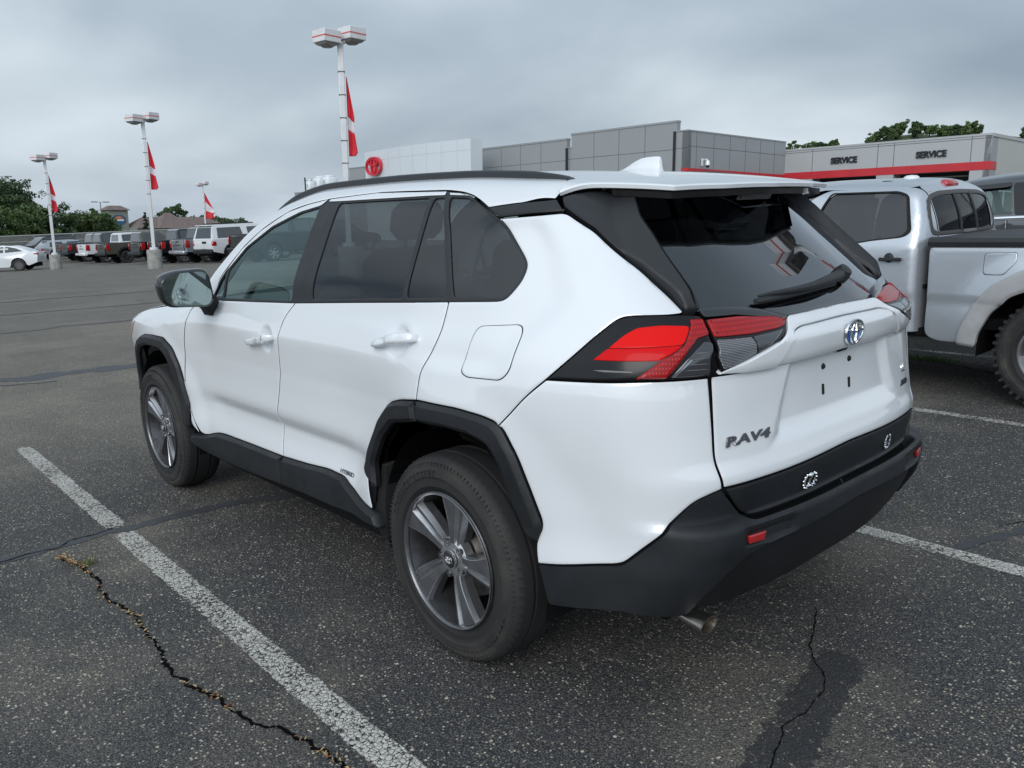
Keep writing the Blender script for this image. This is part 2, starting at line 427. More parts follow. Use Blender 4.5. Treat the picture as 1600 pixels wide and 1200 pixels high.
m_white = car_paint('white_paint', (.75, .775, .80), rough=.24, dirt=.22)
m_clad = M('black_cladding', (.010, .0115, .014), .50, spec=.45, var=.18, vs=5, bump=.0006, bs=900, rv=.08)
m_matte = M('matte_black_trim', (.022, .024, .027), .5, spec=.4, rv=.05)
m_gloss = M('gloss_black', (.008, .008, .009), .06, coat=1)
m_rub = M('black_rubber', (.012, .012, .012), .7, spec=.3)
m_in = M('inner_dark', (.008, .008, .009), .9, spec=.1)
m_chrome = M('chrome', (.85, .86, .88), .07, metal=1)
m_red = M('plain_red_lens', (.50, .003, .005), .28, coat=.15, spec=.2, var=.25, vs=60)
m_redb = M('red_lens_bright', (.60, .003, .005), .4, coat=.10, spec=.1)
m_clear = M('clear_lens', (.30, .31, .33), .12, metal=.75, coat=1)
m_smoke = M('smoked_lens', (.035, .037, .042), .07, coat=1)
m_gl_cab = glass('cab_rear_glass', (.14, .15, .155), .6)
m_lampblk = M('lamp_black', (.008, .008, .009), .22, coat=.12, spec=.25, coat_r=.08)
m_redc = M('red_lens_top', (.72, .007, .006), .4, coat=.10, spec=.1)
m_rib = M('lamp_rib', (.16, .16, .17), .3)
def led_red():
    n = N('red_lens'); sp = n.n('ShaderNodeSeparateXYZ'); n.L(n.co(), sp.inputs[0]); a = n.math('SINE', n.math('MULTIPLY', n.math('ADD', sp.outputs[1], n.math('MULTIPLY', sp.outputs[0], .6)), 620.)); b = n.math('SINE', n.math('MULTIPLY', sp.outputs[2], 520.))
    f = n.math('MULTIPLY', n.step(a, -.3, .9), n.step(b, -.6, .8)); n.set('Base Color', n.mix(f, (.28, .002, .004), (.52, .005, .006))); n.set('Roughness', .25); n.set('Coat Weight', .45); n.set('Coat Roughness', .04); n.set('Specular IOR Level', .3); n.bump(f, .0008, .5); MATS['red_lens'] = n.m; return n.m
def ribbed():
    n = N('ribbed_clear'); sp = n.n('ShaderNodeSeparateXYZ'); n.L(n.co(), sp.inputs[0]); w = n.math('SINE', n.math('MULTIPLY', sp.outputs[2], 1500.)); f = n.step(w, -.2, .8)
    v = n.math('SINE', n.math('MULTIPLY', sp.outputs[1], 1300.)); n.set('Base Color', n.mix(f, (.10, .104, .11), (.36, .37, .39))); n.set('Metallic', .5); n.set('Roughness', .22); n.set('Coat Weight', 1.); n.bump(n.math('ADD', w, n.math('MULTIPLY', v, .3)), .002, .6); return n.m
m_ribbed = ribbed(); m_red = led_red()
m_val = M('valance_black', (.008, .009, .011), .62, spec=.35, var=.2, vs=6, bump=.0006, bs=700)
m_refl = M('red_reflector', (.36, .01, .012), .18, coat=1)
m_gl_front = glass('clear_side_glass', (.76, .87, .84), 1.3, rcol=(.78, .95, .92, 1))
m_gl_dark = glass('privacy_glass', (.12, .132, .138), 1.0)
m_gl_rear = glass('privacy_rear_glass', (.07, .076, .08), 1.75)
m_seat = M('seat_cloth', (.035, .036, .038), .9, bump=.001, bs=300)
m_dash = M('dashboard_plastic', (.03, .031, .033), .6)

def emblem(P, sx, sz, depth, m_metal, parent, back=None, seg=40):
    """three interlaced ellipses in frame P (x across, y up, z out)"""
    m = MB()
    def ell(cx_, cy_, a, b, w, w2=None):
        V = []; w2 = w if w2 is None else w2
        for i in range(seg):
            t = 2*math.pi*i/seg; c, s_ = math.cos(t), math.sin(t)
            ww = w*abs(c)+w2*abs(s_)
            for rr, hh in ((-ww, 0), (-ww*.55, depth), (ww*.55, depth), (ww, 0)): V.append(((cx_+(a+rr)*c)*sx, (cy_+(b+rr)*s_)*sz, hh))
        m.add(V, [(i*4+k, i*4+k+1, ((i+1) % seg)*4+k+1, ((i+1) % seg)*4+k) for i in range(seg) for k in range(3)], P)
    ell(0, 0, .945, .945, .05, .075); ell(0, .42, .60, .36, .055, .075); ell(0, 0, .27, .88, .065, .06)
    o = m.build('emblem', m_metal, parent, 40); recalc(o)
    if back is not None:
        b = MB(); b.add([(sx*.93*math.cos(2*math.pi*i/seg), sz*.93*math.sin(2*math.pi*i/seg), .0005) for i in range(seg)], [tuple(range(seg))], P); b.build('emblem_backing', back, parent)
    return o
m_tl = M('alloy_silver', (.50, .50, .51), .3, metal=.9, var=.08)
# ================================================================ the lot
def gz(x): return -.62*float(ss(18., 58., np.float64(x)))
def asphalt():
    n = N('asphalt')
    sp = n.n('ShaderNodeSeparateXYZ'); n.L(n.co(), sp.inputs[0]); X, Y = sp.outputs[0], sp.outputs[1]
    big = n.noise(.55, 5, .6); mid = n.noise(2.3, 5, .65); wob = n.noise(.35, 4, .6)
    # older, paler surface beyond the bays; seal coat still dark inside them
    xw = n.math('ADD', X, n.math('MULTIPLY_ADD', wob, 3.2, -1.6))
    old = n.step(xw, 2.0, 5.6); far = n.step(xw, 9., 17.)
    old = n.math('MULTIPLY', old, n.math('MULTIPLY_ADD', n.step(mid, .3, .7), .35, .65), clamp=True)
    worn = n.math('ADD', n.math('MULTIPLY', n.step(big, .46, .70), .70), n.math('MULTIPLY', old, .75), clamp=True)
    base = n.mix(worn, (.042, .042, .046), (.185, .160, .125)); base = n.mix(n.math('MULTIPLY', far, .65), base, (.105, .097, .090))
    base = n.mix(n.math('MULTIPLY', n.step(n.noise(.9, 4, .6, sc3=(1, .25, 1)), .52, .66), .35), base, (.045, .044, .046))
    fine = n.noise(90, 4, .7); base = n.mix(n.math('MULTIPLY', n.step(fine, .42, .62), .55), base, (.011, .011, .012))
    # oil drips and tyre scuffs
    oil = n.step(n.noise(1.35, 3, .55, sc3=(1, 1, 1)), .66, .74); base = n.mix(n.math('MULTIPLY', oil, .55), base, (.014, .014, .015))
    scuff = n.step(n.noise(1.1, 3, .5, sc3=(.22, 3.2, 1)), .64, .72); base = n.mix(n.math('MULTIPLY', scuff, .30), base, (.02, .02, .021))
    # aggregate: small stones, a share of them pale and exposed
    c1 = n.vor(95, 'Color'); d1 = n.vor(95, 'Distance'); s1 = n.n('ShaderNodeSeparateColor'); n.L(c1, s1.inputs[0])
    dens = n.math('MULTIPLY_ADD', n.step(n.noise(1.7, 5, .7), .38, .68), .26, .15); dens = n.math('ADD', dens, n.math('MULTIPLY', worn, .22))
    pale = n.math('MULTIPLY', n.math('LESS_THAN', s1.outputs[0], dens), n.step(d1, .42, .30))
    stone = n.mix(s1.outputs[1], (.13, .112, .085), (.62, .56, .44)); col = n.mix(n.math('MULTIPLY', pale, .95), base, stone)
    c2 = n.vor(46, 'Color'); d2 = n.vor(46, 'Distance'); s2 = n.n('ShaderNodeSeparateColor'); n.L(c2, s2.inputs[0])
    pale2 = n.math('MULTIPLY', n.math('LESS_THAN', s2.outputs[0], n.math('MULTIPLY', dens, .22)), n.step(d2, .30, .22)); col = n.mix(pale2, col, n.mix(s2.outputs[2], (.2, .17, .12), (.58, .53, .42)))
    c3 = n.vor(330, 'Color'); s3 = n.n('ShaderNodeSeparateColor'); n.L(c3, s3.inputs[0])
    col = n.mix(n.math('MULTIPLY', n.math('LESS_THAN', s3.outputs[0], n.math('MULTIPLY_ADD', worn, .35, .20)), .6), col, (.24, .225, .19))
    n.set('Base Color', col); n.set('Roughness', n.math('MULTIPLY_ADD', fine, .25, .62)); n.set('Specular IOR Level', .35)
    h = n.math('ADD', n.math('MULTIPLY', n.step(d1, .6, .1), .6), n.math('MULTIPLY', fine, .8)); n.bump(h, .004, .8)
    return n.m
m_asph = asphalt()
xs = sorted(set([-120, -60, -30, -15, -8, 0, 8, 14, 18]+list(range(20, 62, 3))+[70, 90, 130, 200, 320, 600, 1200])); ys = [-1200, -500, -200, -90, -45, -25, -15, -8, 0, 8, 15, 30, 60, 120, 300, 800]
V = []; 
for x in xs:
    for y in ys: V.append((x, y, gz(x)))
ny = len(ys)
g_ = mesh_obj('parking_lot_ground', V, [(i*ny+j, i*ny+ny+j, i*ny+ny+j+1, i*ny+j+1) for i in range(len(xs)-1) for j in range(ny-1)], m_asph); tag(g_, kind='structure')
def paint_mat(name, wear, col=(.68, .66, .60)):
    n = N(name); n.t.links.clear()
    t = n.n('ShaderNodeBsdfTransparent'); mx = n.n('ShaderNodeMixShader'); n.L(t.outputs[0], mx.inputs[1]); n.L(n.b.outputs[0], mx.inputs[2]); n.L(mx.outputs[0], n.o.inputs[0])
    e = n.vor(58, 'Distance', 'DISTANCE_TO_EDGE', n.n('ShaderNodeTexCoord').outputs['Object']); e2 = n.vor(140, 'Distance', 'DISTANCE_TO_EDGE')
    nz = n.noise(55, 5, .7); big = n.noise(3.2, 4, .6); w = n.math('MULTIPLY_ADD', big, .9, wear-.45)
    cr = n.math('SUBTRACT', n.step(n.math('ADD', e, n.math('MULTIPLY', n.noise(160, 2, .5), .06)), .050, .105), n.math('MULTIPLY', n.step(e2, .10, .04), n.math('MULTIPLY', w, 1.2)))
    holes = n.step(n.math('ADD', nz, n.math('MULTIPLY', w, .40)), .62, .74)
    uv = n.n('ShaderNodeAttribute'); uv.attribute_name = 'edge'; ed = n.step(n.math('ADD', uv.outputs['Fac'], n.math('MULTIPLY_ADD', n.noise(38, 4, .65), .55, -.27)), .04, .16)
    a = n.math('MULTIPLY', n.math('SUBTRACT', cr, holes, clamp=True), ed, clamp=True); n.L(a, mx.inputs[0])
    n.set('Base Color', n.mix(n.noise(22, 4, .6), col, tuple(c*.72 for c in col))); n.set('Roughness', .75); n.bump(e, .006, .6)
    return n.m
def stripe(pts, w, mat, label, z=.004, sp=.05, fade=0, group='painted parking bay lines', rag=.004, name='parking_line'):
    (x0, y0), (x1, y1) = pts; L = math.hypot(x1-x0, y1-y0); k = max(2, int(L/sp)); d = Vector(((x1-x0)/L, (y1-y0)/L)); nn = Vector((-d.y, d.x)); V = []; A = []
    for i in range(k+1):
        t = i/k; c = Vector((x0, y0))+d*(L*t)
        for s in (-1, -.6, 0, .6, 1):
            q = c+nn*(s*(w/2+random.uniform(-rag, rag)*(abs(s) == 1))); V.append((q.x, q.y, z+gz(q.x))); A.append((1-abs(s))*min(1, min(t, 1-t)*L*8+.0))
    o = mesh_obj(name, V, [(i*5+j, i*5+5+j, i*5+6+j, i*5+j+1) for i in range(k) for j in range(4)], mat)
    at = o.data.attributes.new('edge', 'FLOAT', 'POINT')
    for i, a in enumerate(A): at.data[i].value = a
    tag(o, label, 'parking line', group, 'structure'); return o
mp1 = paint_mat('worn_white_paint', .30); mp2 = paint_mat('worn_white_paint_far', .38); mp3 = paint_mat('faint_paint', .75, (.36, .36, .36))
stripe([(4.42, 1.33), (2.20, 1.352)], .108, mp1, 'far worn white stretch of the bay line left of the white crossover'); stripe([(2.13, 1.353), (-1.4, 1.385)], .112, mp1, 'near cracked white stretch of the bay line left of the white crossover')
stripe([(3.6, -1.12), (-1.7, -1.06)], .108, mp1, 'white bay line between the white crossover and the pickup, nearest the crossover')
stripe([(4.4, -3.50), (-1.7, -3.41)], .10, mp2, 'white bay line in front of the silver pickup'); stripe([(4.4, -5.83), (-1.7, -5.78)], .095, mp2, 'white bay line running beneath the silver pickup')
for a, b, l in (((25.4, -4.2), (24.4, -5.3), 'farthest'), ((23.1, -4.2), (22.3, -5.7), 'middle'), ((21.0, -4.2), (20.5, -5.7), 'nearest')): stripe([a, b], .12, mp3, l+' of the faint painted marks across the far aisle', sp=.2)
# tar seals and cracks
def band(pts, w, z, jit, name, mat, seed=1, sp=.03, taper=True, label=None, cat='crack', wj=.5):
    r = random.Random(seed); P = [Vector(p) for p in pts]; Q = []
    for a, b in zip(P, P[1:]):
        k = max(1, int((b-a).length/sp))
        for i in range(k): Q.append(a+(b-a)*i/k)
    Q.append(P[-1]); V = []; n = len(Q); off = 0
    for i, q in enumerate(Q):
        t = (Q[min(i+1, n-1)]-Q[max(i-1, 0)]).normalized(); nn = Vector((-t.y, t.x)); off = off*.6+r.uniform(-jit, jit)
        ww = w*(1+r.uniform(-wj, wj))*(min(1, (i+1)/6)*min(1, (n-i)/6) if taper else 1); q = q+nn*off
        V += [(q.x+nn.x*ww/2, q.y+nn.y*ww/2, z+gz(q.x)), (q.x-nn.x*ww/2, q.y-nn.y*ww/2, z+gz(q.x))]
    o = mesh_obj(name, V, [(2*i, 2*i+1, 2*i+3, 2*i+2) for i in range(n-1)], mat); tag(o, label, cat, 'cracks and tar seals in the asphalt', 'structure'); return o
def fleck_mat(name, base, fleck, rate):
    n = N(name); c = n.vor(120, 'Color'); s_ = n.n('ShaderNodeSeparateColor'); n.L(c, s_.inputs[0]); d = n.vor(120)
    f = n.math('MULTIPLY', n.math('LESS_THAN', s_.outputs[0], rate), n.step(d, .45, .3)); b = n.mix(n.noise(9, 5, .65), base, tuple(x*1.6 for x in base))
    n.set('Base Color', n.mix(f, b, fleck)); n.set('Roughness', .55); n.bump(n.noise(70, 4, .6), .002, .5); return n.m
m_tar = fleck_mat('tar_seal', (.034, .035, .039), (.22, .20, .17), .04); m_crack = M('crack_shadow', (.004, .004, .004), .95, spec=.05)
m_sand = fleck_mat('sandy_patch', (.075, .070, .060), (.42, .37, .27), .62)
crack_main = [(2.011, 1.661), (1.856, 1.632), (1.654, 1.614), (1.443, 1.64), (1.259, 1.62), (1.125, 1.601), (.968, 1.621), (.794, 1.63), (.642, 1.657), (.525, 1.65), (.406, 1.611), (.273, 1.593), (.139, 1.571), (.053, 1.53), (-.031, 1.511), (-.113, 1.5), (-.168, 1.484), (-.244, 1.477), (-.338, 1.475), (-.6, 1.50)]
band(crack_main, .012, .003, .010, 'crack', m_crack, 3, .014, label='long jagged open crack with dead leaves left of the bay line')
band([(2.189, 2.3), (2.189, 1.874), (2.179, 1.717), (2.185, 1.577), (2.197, 1.413), (2.165, 1.315), (2.167, 1.188), (2.156, .994), (2.11, .73), (2.022, .585), (1.931, .278), (1.9, -.2)], .078, .0022, .006, 'tar_seal', m_tar, 5, .03, False, 'dark tar seal crossing the bay line beside the front wheel', 'tar seal', .18)
band([(2.156, 2.2), (2.163, 1.879), (2.177, 1.745), (2.152, 1.641), (2.212, 1.57), (2.209, 1.424), (2.216, 1.315)], .007, .0042, .006, 'crack', m_crack, 6, .02, label='thin crack line inside the tar seal beside the bay line')
for k, (pp, w, l) in enumerate((([(18.9, 3), (18.97, -1.177), (18.79, -2.42), (18.34, -4.05), (18.2, -6)], .16, 'faint tar line across the far aisle, farthest from the bays'), ([(15.6, 3), (15.63, -.57), (15.5, -1.07), (15.44, -1.55), (15.17, -2.4), (14.8, -5)], .13, 'thin tar line curving across the aisle, second from the far end'), ([(12.1, 3), (12.3, .04), (12.2, -.49), (12.4, -.87), (12.25, -1.31), (12.2, -1.95), (11.9, -4)], .10, 'thin dark tar line across the middle of the aisle'))): band(pp, w, .004, .03, 'tar_seal', m_tar, 20+k, .25, False, l, 'tar seal', .35)
band([(7.7, 3), (7.7, .87), (7.53, .61), (7.52, .38), (7.47, .08), (7.38, -.3), (7.2, -1.2)], .30, .002, .03, 'tar_seal', m_tar, 31, .1, False, 'broad patchy tar band across the aisle in front of the white crossover', 'tar seal', .45)
band([(7.36, 1.5), (7.33, .94), (7.13, .64), (7.1, .47)], .06, .003, .02, 'tar_seal', m_tar, 32, .08, False, 'short tar line beside the broad patchy tar band', 'tar seal', .4)
band([(-.70, -.25), (-.762, -.131), (-.822, .025), (-.872, .09), (-.953, .169), (-.988, .243), (-.996, .387), (-.992, .434), (-.989, .493), (-1.01, .522), (-1.036, .614), (-1.058, .666), (-1.091, .738), (-1.2, 1.0)], .0042, .0045, .003, 'crack', m_crack, 8, .012, label='thin crack in the dark smooth patch behind the rear bumper')
def blob(pts, z, mat, name, label, jit=.012, sp=.02, seed=2):
    r = random.Random(seed); P = resample(np.array(round_poly(pts, .05)), sp); P = P+np.array([[r.gauss(0, jit), r.gauss(0, jit)] for _ in P])*.6
    o = mesh_obj(name, [(p[0], p[1], z) for p in P], [tuple(range(len(P)))], mat); tag(o, label, 'patch', 'patches on the asphalt', 'structure')
0 and blob([(-.896, .260), (-.905, .096), (-.95, .02), (-1.0, .117), (-1.055, .3), (-1.085, .484), (-1.12, .636), (-1.25, .9), (-1.12, .95), (-1.006, .754), (-1.002, .589), (-.965, .402)], .0022, m_tar, 'tar_patch', 'smooth dark tar patch behind the rear bumper')
band([(-.86, -1.05), (-.899, -1.231), (-.948, -1.391), (-1.004, -1.541), (-1.07, -1.663), (-1.2, -1.9)], .05, .0022, .008, 'tar_seal', m_tar, 41, .03, True, 'dark tar seal by the near bay line at the right edge', 'tar seal', .3)
band([(-.90, -1.48), (-.924, -1.531), (-.956, -1.613), (-1.047, -1.748), (-1.2, -1.9)], .006, .0043, .004, 'crack', m_crack, 42, .015, label='short crack beside the bay line at the right edge')
band([(1.5, -5.44), (1.225, -5.402), (1.048, -5.359), (.789, -5.276), (.588, -5.219), (.372, -5.087), (.271, -5.048), (-.3, -4.8)], .014, .003, .012, 'crack', m_crack, 43, .03, label='crack with small weeds under the silver pickup')
m_film = paint_mat('tar_film', .12, (.040, .041, .045))
stripe([(-.925, -.02), (-1.12, .98)], .17, m_film, 'smooth dark tar patch behind the rear bumper', z=.0022, sp=.02, group='patches on the asphalt', rag=.014, name='tar_patch')
m_sandp = paint_mat('sandy_dust', .62, (.30, .26, .19))
for a, b, w, l, s in (((-.33, -1.70), (-.70, -1.33), .20, 'sandy worn patch beside the bay line right of the rear bumper', 1), ((-.78, -1.23), (-.98, -1.50), .045, 'pale sandy rim of the tar seal at the right edge', 2), ((-1.36, .06), (-1.60, -.10), .16, 'pale worn patch at the lower right corner', 3)):
    stripe([a, b], w, m_sandp, l, z=.0035, sp=.03, group='patches on the asphalt', rag=.02, name='sandy_patch')
# dead leaves and weeds caught in the long crack
lm = [M('leaf_brown', (.21, .095, .04), .8, var=.4, vs=60), M('leaf_tan', (.40, .27, .13), .8, var=.3, vs=60), M('dead_grass', (.33, .27, .13), .85)]
def litter(name, label, pts, count, spread, size, mats, seed, up=.008):
    r = random.Random(seed); m = MB(); P = [Vector(p) for p in pts]
    for _ in range(count):
        i = min(len(P)-2, int(r.random()**1.1*(len(P)-1))); c = P[i].lerp(P[i+1], r.random())
        if r.random() > .5+.5*math.sin(c.x*9+seed): continue
        c = c+Vector((r.gauss(0, spread), r.gauss(0, spread))); s = size*r.uniform(.5, 1.3); a = r.uniform(0, 6.28); t = r.uniform(-.5, .5)
        m.cm = r.randrange(len(mats)); z = r.uniform(.004, up)
        T = Matrix.Translation((c.x, c.y, z)) @ Matrix.Rotation(a, 4, 'Z') @ Matrix.Rotation(t, 4, 'X') @ Matrix.Rotation(r.uniform(-.5, .5), 4, 'Y')
        m.add([(-s, 0, 0), (-s*.2, -s*.38, s*.18), (s, 0, .1*s), (-s*.1, s*.38, s*.2)], [(0, 1, 2), (0, 2, 3)], T)
    o = m.build(name, mats); tag(o, label, 'leaf litter', None, 'stuff'); return o
litter('leaf_litter', 'brown dead leaves and twigs caught in the long open crack', crack_main, 230, .008, .0095, lm, 4)
litter('leaf_litter', 'tan dead grass at the far end of the long open crack', crack_main[:4], 170, .012, .011, [lm[1], lm[2], lm[0]], 9, .02)
litter('grit', 'pale loose grit along the long open crack', crack_main, 150, .014, .004, [M('grit', (.42, .40, .35), .9)], 12)
def grass(name, label, c, spread, count, h, col, seed):
    r = random.Random(seed); m = MB()
    for _ in range(count):
        p = Vector((c[0]+r.gauss(0, spread[0]), c[1]+r.gauss(0, spread[1]), 0)); a = r.uniform(0, 6.28); l = h*r.uniform(.4, 1.2); w = .0025; d = Vector((math.cos(a), math.sin(a), 0)); n_ = Vector((-d.y, d.x, 0))
        m.add([p-n_*w, p+n_*w, p+d*l*.35+Vector((0, 0, l*.7))+n_*w*.6, p+d*l*.35+Vector((0, 0, l*.7))-n_*w*.6, p+d*l*.8+Vector((0, 0, l))], [(0, 1, 2, 3), (3, 2, 4)])
    o = m.build(name, M(name+str(seed), col, .7)); tag(o, label, 'weeds', None, 'stuff')
grass('weeds', 'thin yellow-green sprig at the far end of the long crack', (1.83, 1.59), (.02, .015), 40, .035, (.16, .17, .05), 3)
grass('weeds', 'small green weeds growing in the crack under the silver pickup', (.90, -5.35), (.14, .03), 260, .05, (.09, .20, .03), 5)
# ================================================================ dealership (true-vertical frame, 60 m off)
m_panel = None
def panel_mat(name, col, var=.05):
    n = N(name); f = n.noise(.35, 4, .6, sc3=(1, 1, .4)); s = n.noise(3, 5, .65, sc3=(1, 1, .12))
    n.set('Base Color', n.mix(n.math('MULTIPLY', n.math('ADD', f, s), .5), tuple(c*(1-var*1.5) for c in col), tuple(c*(1+var) for c in col))); n.set('Roughness', .45); n.set('Metallic', .15); return n.m
m_pgrey = panel_mat('grey_cladding', (.31, .325, .335)); m_plight = panel_mat('light_cladding', (.42, .43, .44)); m_pwhite = panel_mat('white_portal_cladding', (.66, .70, .73)); m_side = panel_mat('beige_cladding', (.46, .47, .44))
m_seam = M('panel_joint', (.10, .105, .11), .7); m_band = M('red_band', (.50, .025, .035), .4, var=.06, vs=.6); m_dark = M('bay_dark', (.012, .012, .013), .8); m_wgl = M('window_glass_dark', (.02, .025, .028), .05, spec=.8)
def bld(name, label, cat, loc): 
    e = bpy.data.objects.new(name, None); C.objects.link(e); e.matrix_world = Matrix.Translation(loc) @ LEAN; e['label'] = label; e['category'] = cat; return e
deal = bld('dealership', 'low grey panelled dealership with red band and service doors behind the pickup', 'building', (34.3, -47.2, 0))
def wall_front(name, x0, x1, y, z0, z1, mat, seams=(), rows=(), thick=.4, cap=.14, parent=None, ext=None):
    """a wall facing +y with panel joints and a coping"""
    parent = parent or deal
    m = MB(); m.box(x0, x1, y-thick, y, z0, z1); o = m.build(name, mat, parent)
    j = MB()
    for s in seams: j.box(s-.022, s+.022, y, y+.006, z0, z1)
    for r in rows: j.box(x0, x1, y, y+.005, r-.02, r+.02)
    if seams or rows: j.build('panel_joint', m_seam, o)
    if cap: c = MB(); c.box(x0-.03, x1+.03, y-thick-.03, y+.05, z1-.001, z1+cap); c.build('coping', mat, o)
    return o
sv_ = wall_front('service_wall', -15.43, 0, -13.3, 4.28, 6.0, m_plight, (-2.39, -7.62, -8.83, -14.14), (5.83,), .5)
m = MB(); m.box(-15.43-.02, 0, -13.8, -13.27, 3.72, 4.28); m.build('red_band', m_band, deal)
for x0, x1 in ((-2.45, 0), (-8.9, -7.62), (-15.43, -14.15)): m = MB(); m.box(x0, x1, -13.8, -13.3, -1.6, 3.72); m.build('pier', m_plight, deal)
for i, (x0, x1, txt) in enumerate(((-7.62, -2.45, -5.02), (-14.15, -8.9, -11.5))):
    m = MB(); m.box(x0, x1, -14.6, -14.5, -1.6, 3.72); 
    d_ = m.build('service_door', m_dark, deal)
    m = MB()
    for k in range(6): m.box(x0+.1, x1-.1, -14.5, -14.46, -1.4+k*.85, -1.36+k*.85)
    m.box(x0, x1, -14.45, -14.0, 3.35, 3.45); m.build('door_rail', M('door_rail', (.09, .09, .09), .6), d_)
    for dx in (.012, ): 
        t = text_mesh('SERVICE', .62, .05, M('sign_black', (.012, .014, .018), .4), deal, frame((txt, -13.24, 4.98), (-1, 0, 0), (0, 0, 1), (0, 1, 0)), 'service_sign', bold=.022, sx=.93)
# side of the service wing, facing -x
m = MB(); m.box(-15.45, -15.0, -45, -14.42, 3.45, 5.9); o = m.build('side_wall', m_side, deal); 
c = MB(); c.box(-15.52, -15.0, -45, -13.35, 5.9, 6.12); c.build('coping', m_plight, o)
m = MB(); m.box(-15.44, -15.0, -14.42, -13.3, -1.6, 3.72); m.box(-15.44, -15.0, -14.42, -13.3, 4.28, 6.0); m.build('corner_pier', m_pgrey, deal); m = MB(); m.box(-15.47, -15.0, -14.42, -13.3, 3.72, 4.28); m.build('red_band', m_band, deal)
m = MB(); m.box(-15.40, -15.2, -45, -14.42, -1.6, 3.45); wpan = m.build('side_window', m_wgl, deal)
m = MB()
for k in range(14): m.box(-15.46, -15.2, -16.6-k*2.2, -16.5-k*2.2, -1.6, 3.45)
m.box(-15.46, -15.2, -45, -14.42, 3.36, 3.45); m.box(-15.45, -15.2, -45, -14.42, 2.3, 2.38); m.build('mullion', M('mullion_grey', (.35, .36, .37), .5), wpan)
# grey wing coming forwards, face towards -x
m = MB(); m.box(0, .5, -13.3, 0, 4.15, 6.7); w_ = m.build('wing_wall', m_pgrey, deal)
j = MB()
for y in (-1.05, -3.2, -5.3, -7.4, -9.5, -11.6): j.box(-.006, 0, y-.022, y+.022, 4.15, 6.7)
j.box(-.005, 0, -13.3, 0, 5.66, 5.70); j.build('panel_joint', m_seam, w_); c = MB(); c.box(-.04, .5, -13.3, .04, 6.7, 6.8); c.build('coping', m_pgrey, w_)
m = MB(); m.box(-.04, .5, -13.26, .03, 3.62, 4.15); m.build('red_band', m_band, deal); m = MB(); m.box(0, .5, -13.3, 0, -1.6, 3.62); m.build('pier', m_pgrey, deal)
wall_front('front_wall', 0, 1.15, 0, -1.6, 6.72, m_pgrey, (), (5.55,), cap=.08)
wall_front('front_wall', 1.0, 11.5, -.02, -1.6, 7.38, m_pgrey, (3.9, 6.45, 9.03), (5.50,)); wall_front('front_wall', 11.5, 12.05, -.1, -1.6, 6.4, m_pgrey, (), (5.5,), cap=.05); wall_front('front_wall', 12.0, 22.9, 0, -1.6, 7.05, m_pgrey, (15.05, 17.63, 20.15), (5.42,))
m = MB(); m.box(1.05, 1.22, .0, .12, -1.6, 6.75); m.build('downpipe', m_matte, deal); m = MB(); m.box(11.9, 12.05, .0, .12, -1.6, 6.4); m.build('downpipe', m_matte, deal)
# roof volumes behind the parapets, so the place holds up from the side
m = MB(); m.box(-15.0, 22.5, -45, -14.7, -1.6, 5.6); m.box(.5, 22.5, -14.7, -.5, -1.6, 6.2); m.build('roof', M('roof_membrane', (.3, .3, .3), .8), deal)
# white portal, slightly bowed, with the red emblem
portal = MB(); K = 16; V = []; xs_ = np.linspace(19.55, 36.3, K+1)
for x in xs_:
    t = (x-19.55)/16.75; y = 4.0+.9*math.sin(math.pi*min(1, t))*.6; V += [(x, y, -1.6), (x, y, 7.55), (x, y-1.3, 7.55), (x, y-1.3, -1.6)]
portal.add(V, [(i*4+k, i*4+4+k, i*4+4+(k+1) % 4, i*4+(k+1) % 4) for i in range(K) for k in range(4)]+[(0, 1, 2, 3), (K*4+3, K*4+2, K*4+1, K*4)]); po = recalc(portal.build('portal_wall', m_pwhite, deal))
j = MB()
for x in np.arange(21.2, 36, 2.05): t = (x-19.55)/16.75; y = 4.0+.54*math.sin(math.pi*t); j.box(x-.02, x+.02, y-.05, y+.012, -1.6, 7.5)
for i in range(K):
    a, b = xs_[i], xs_[i+1]; ya = 4.0+.54*math.sin(math.pi*(a-19.55)/16.75)+.008; yb = 4.0+.54*math.sin(math.pi*(b-19.55)/16.75)+.008
    for z in (6.62, 4.4): j.add([(a, ya, z-.02), (b, yb, z-.02), (b, yb, z+.02), (a, ya, z+.02)], [(0, 1, 2, 3)])
j.build('panel_joint', M('portal_joint', (.50, .54, .56), .6), po)
emblem(frame((33.9, 4.42, 6.05), (-1, 0, 0), (0, 0, 1), (0, 1, 0)), 1.35, .90, .28, M('sign_red', (.62, .03, .05), .35), deal)
wall_front('low_wall', 36.3, 39.6, 3.9, -1.6, 6.15, m_pgrey, (), (), cap=.1); m = MB(); m.box(39.6, 40.6, 3.2, 3.8, -1.6, 5.4); m.build('low_wall', m_pgrey, deal)
annex = bld('annex_building', 'small flat grey building with three white rooftop units left of the white portal', 'building', (34.3, -47.2, 0))
wall_front('front_wall', 46.0, 59.2, 0, -1.6, 4.45, m_pgrey, (50, 54), (), 8, cap=.12, parent=annex)
m_tarp = M('unit_white', (.72, .75, .78), .4, var=.06, vs=2)
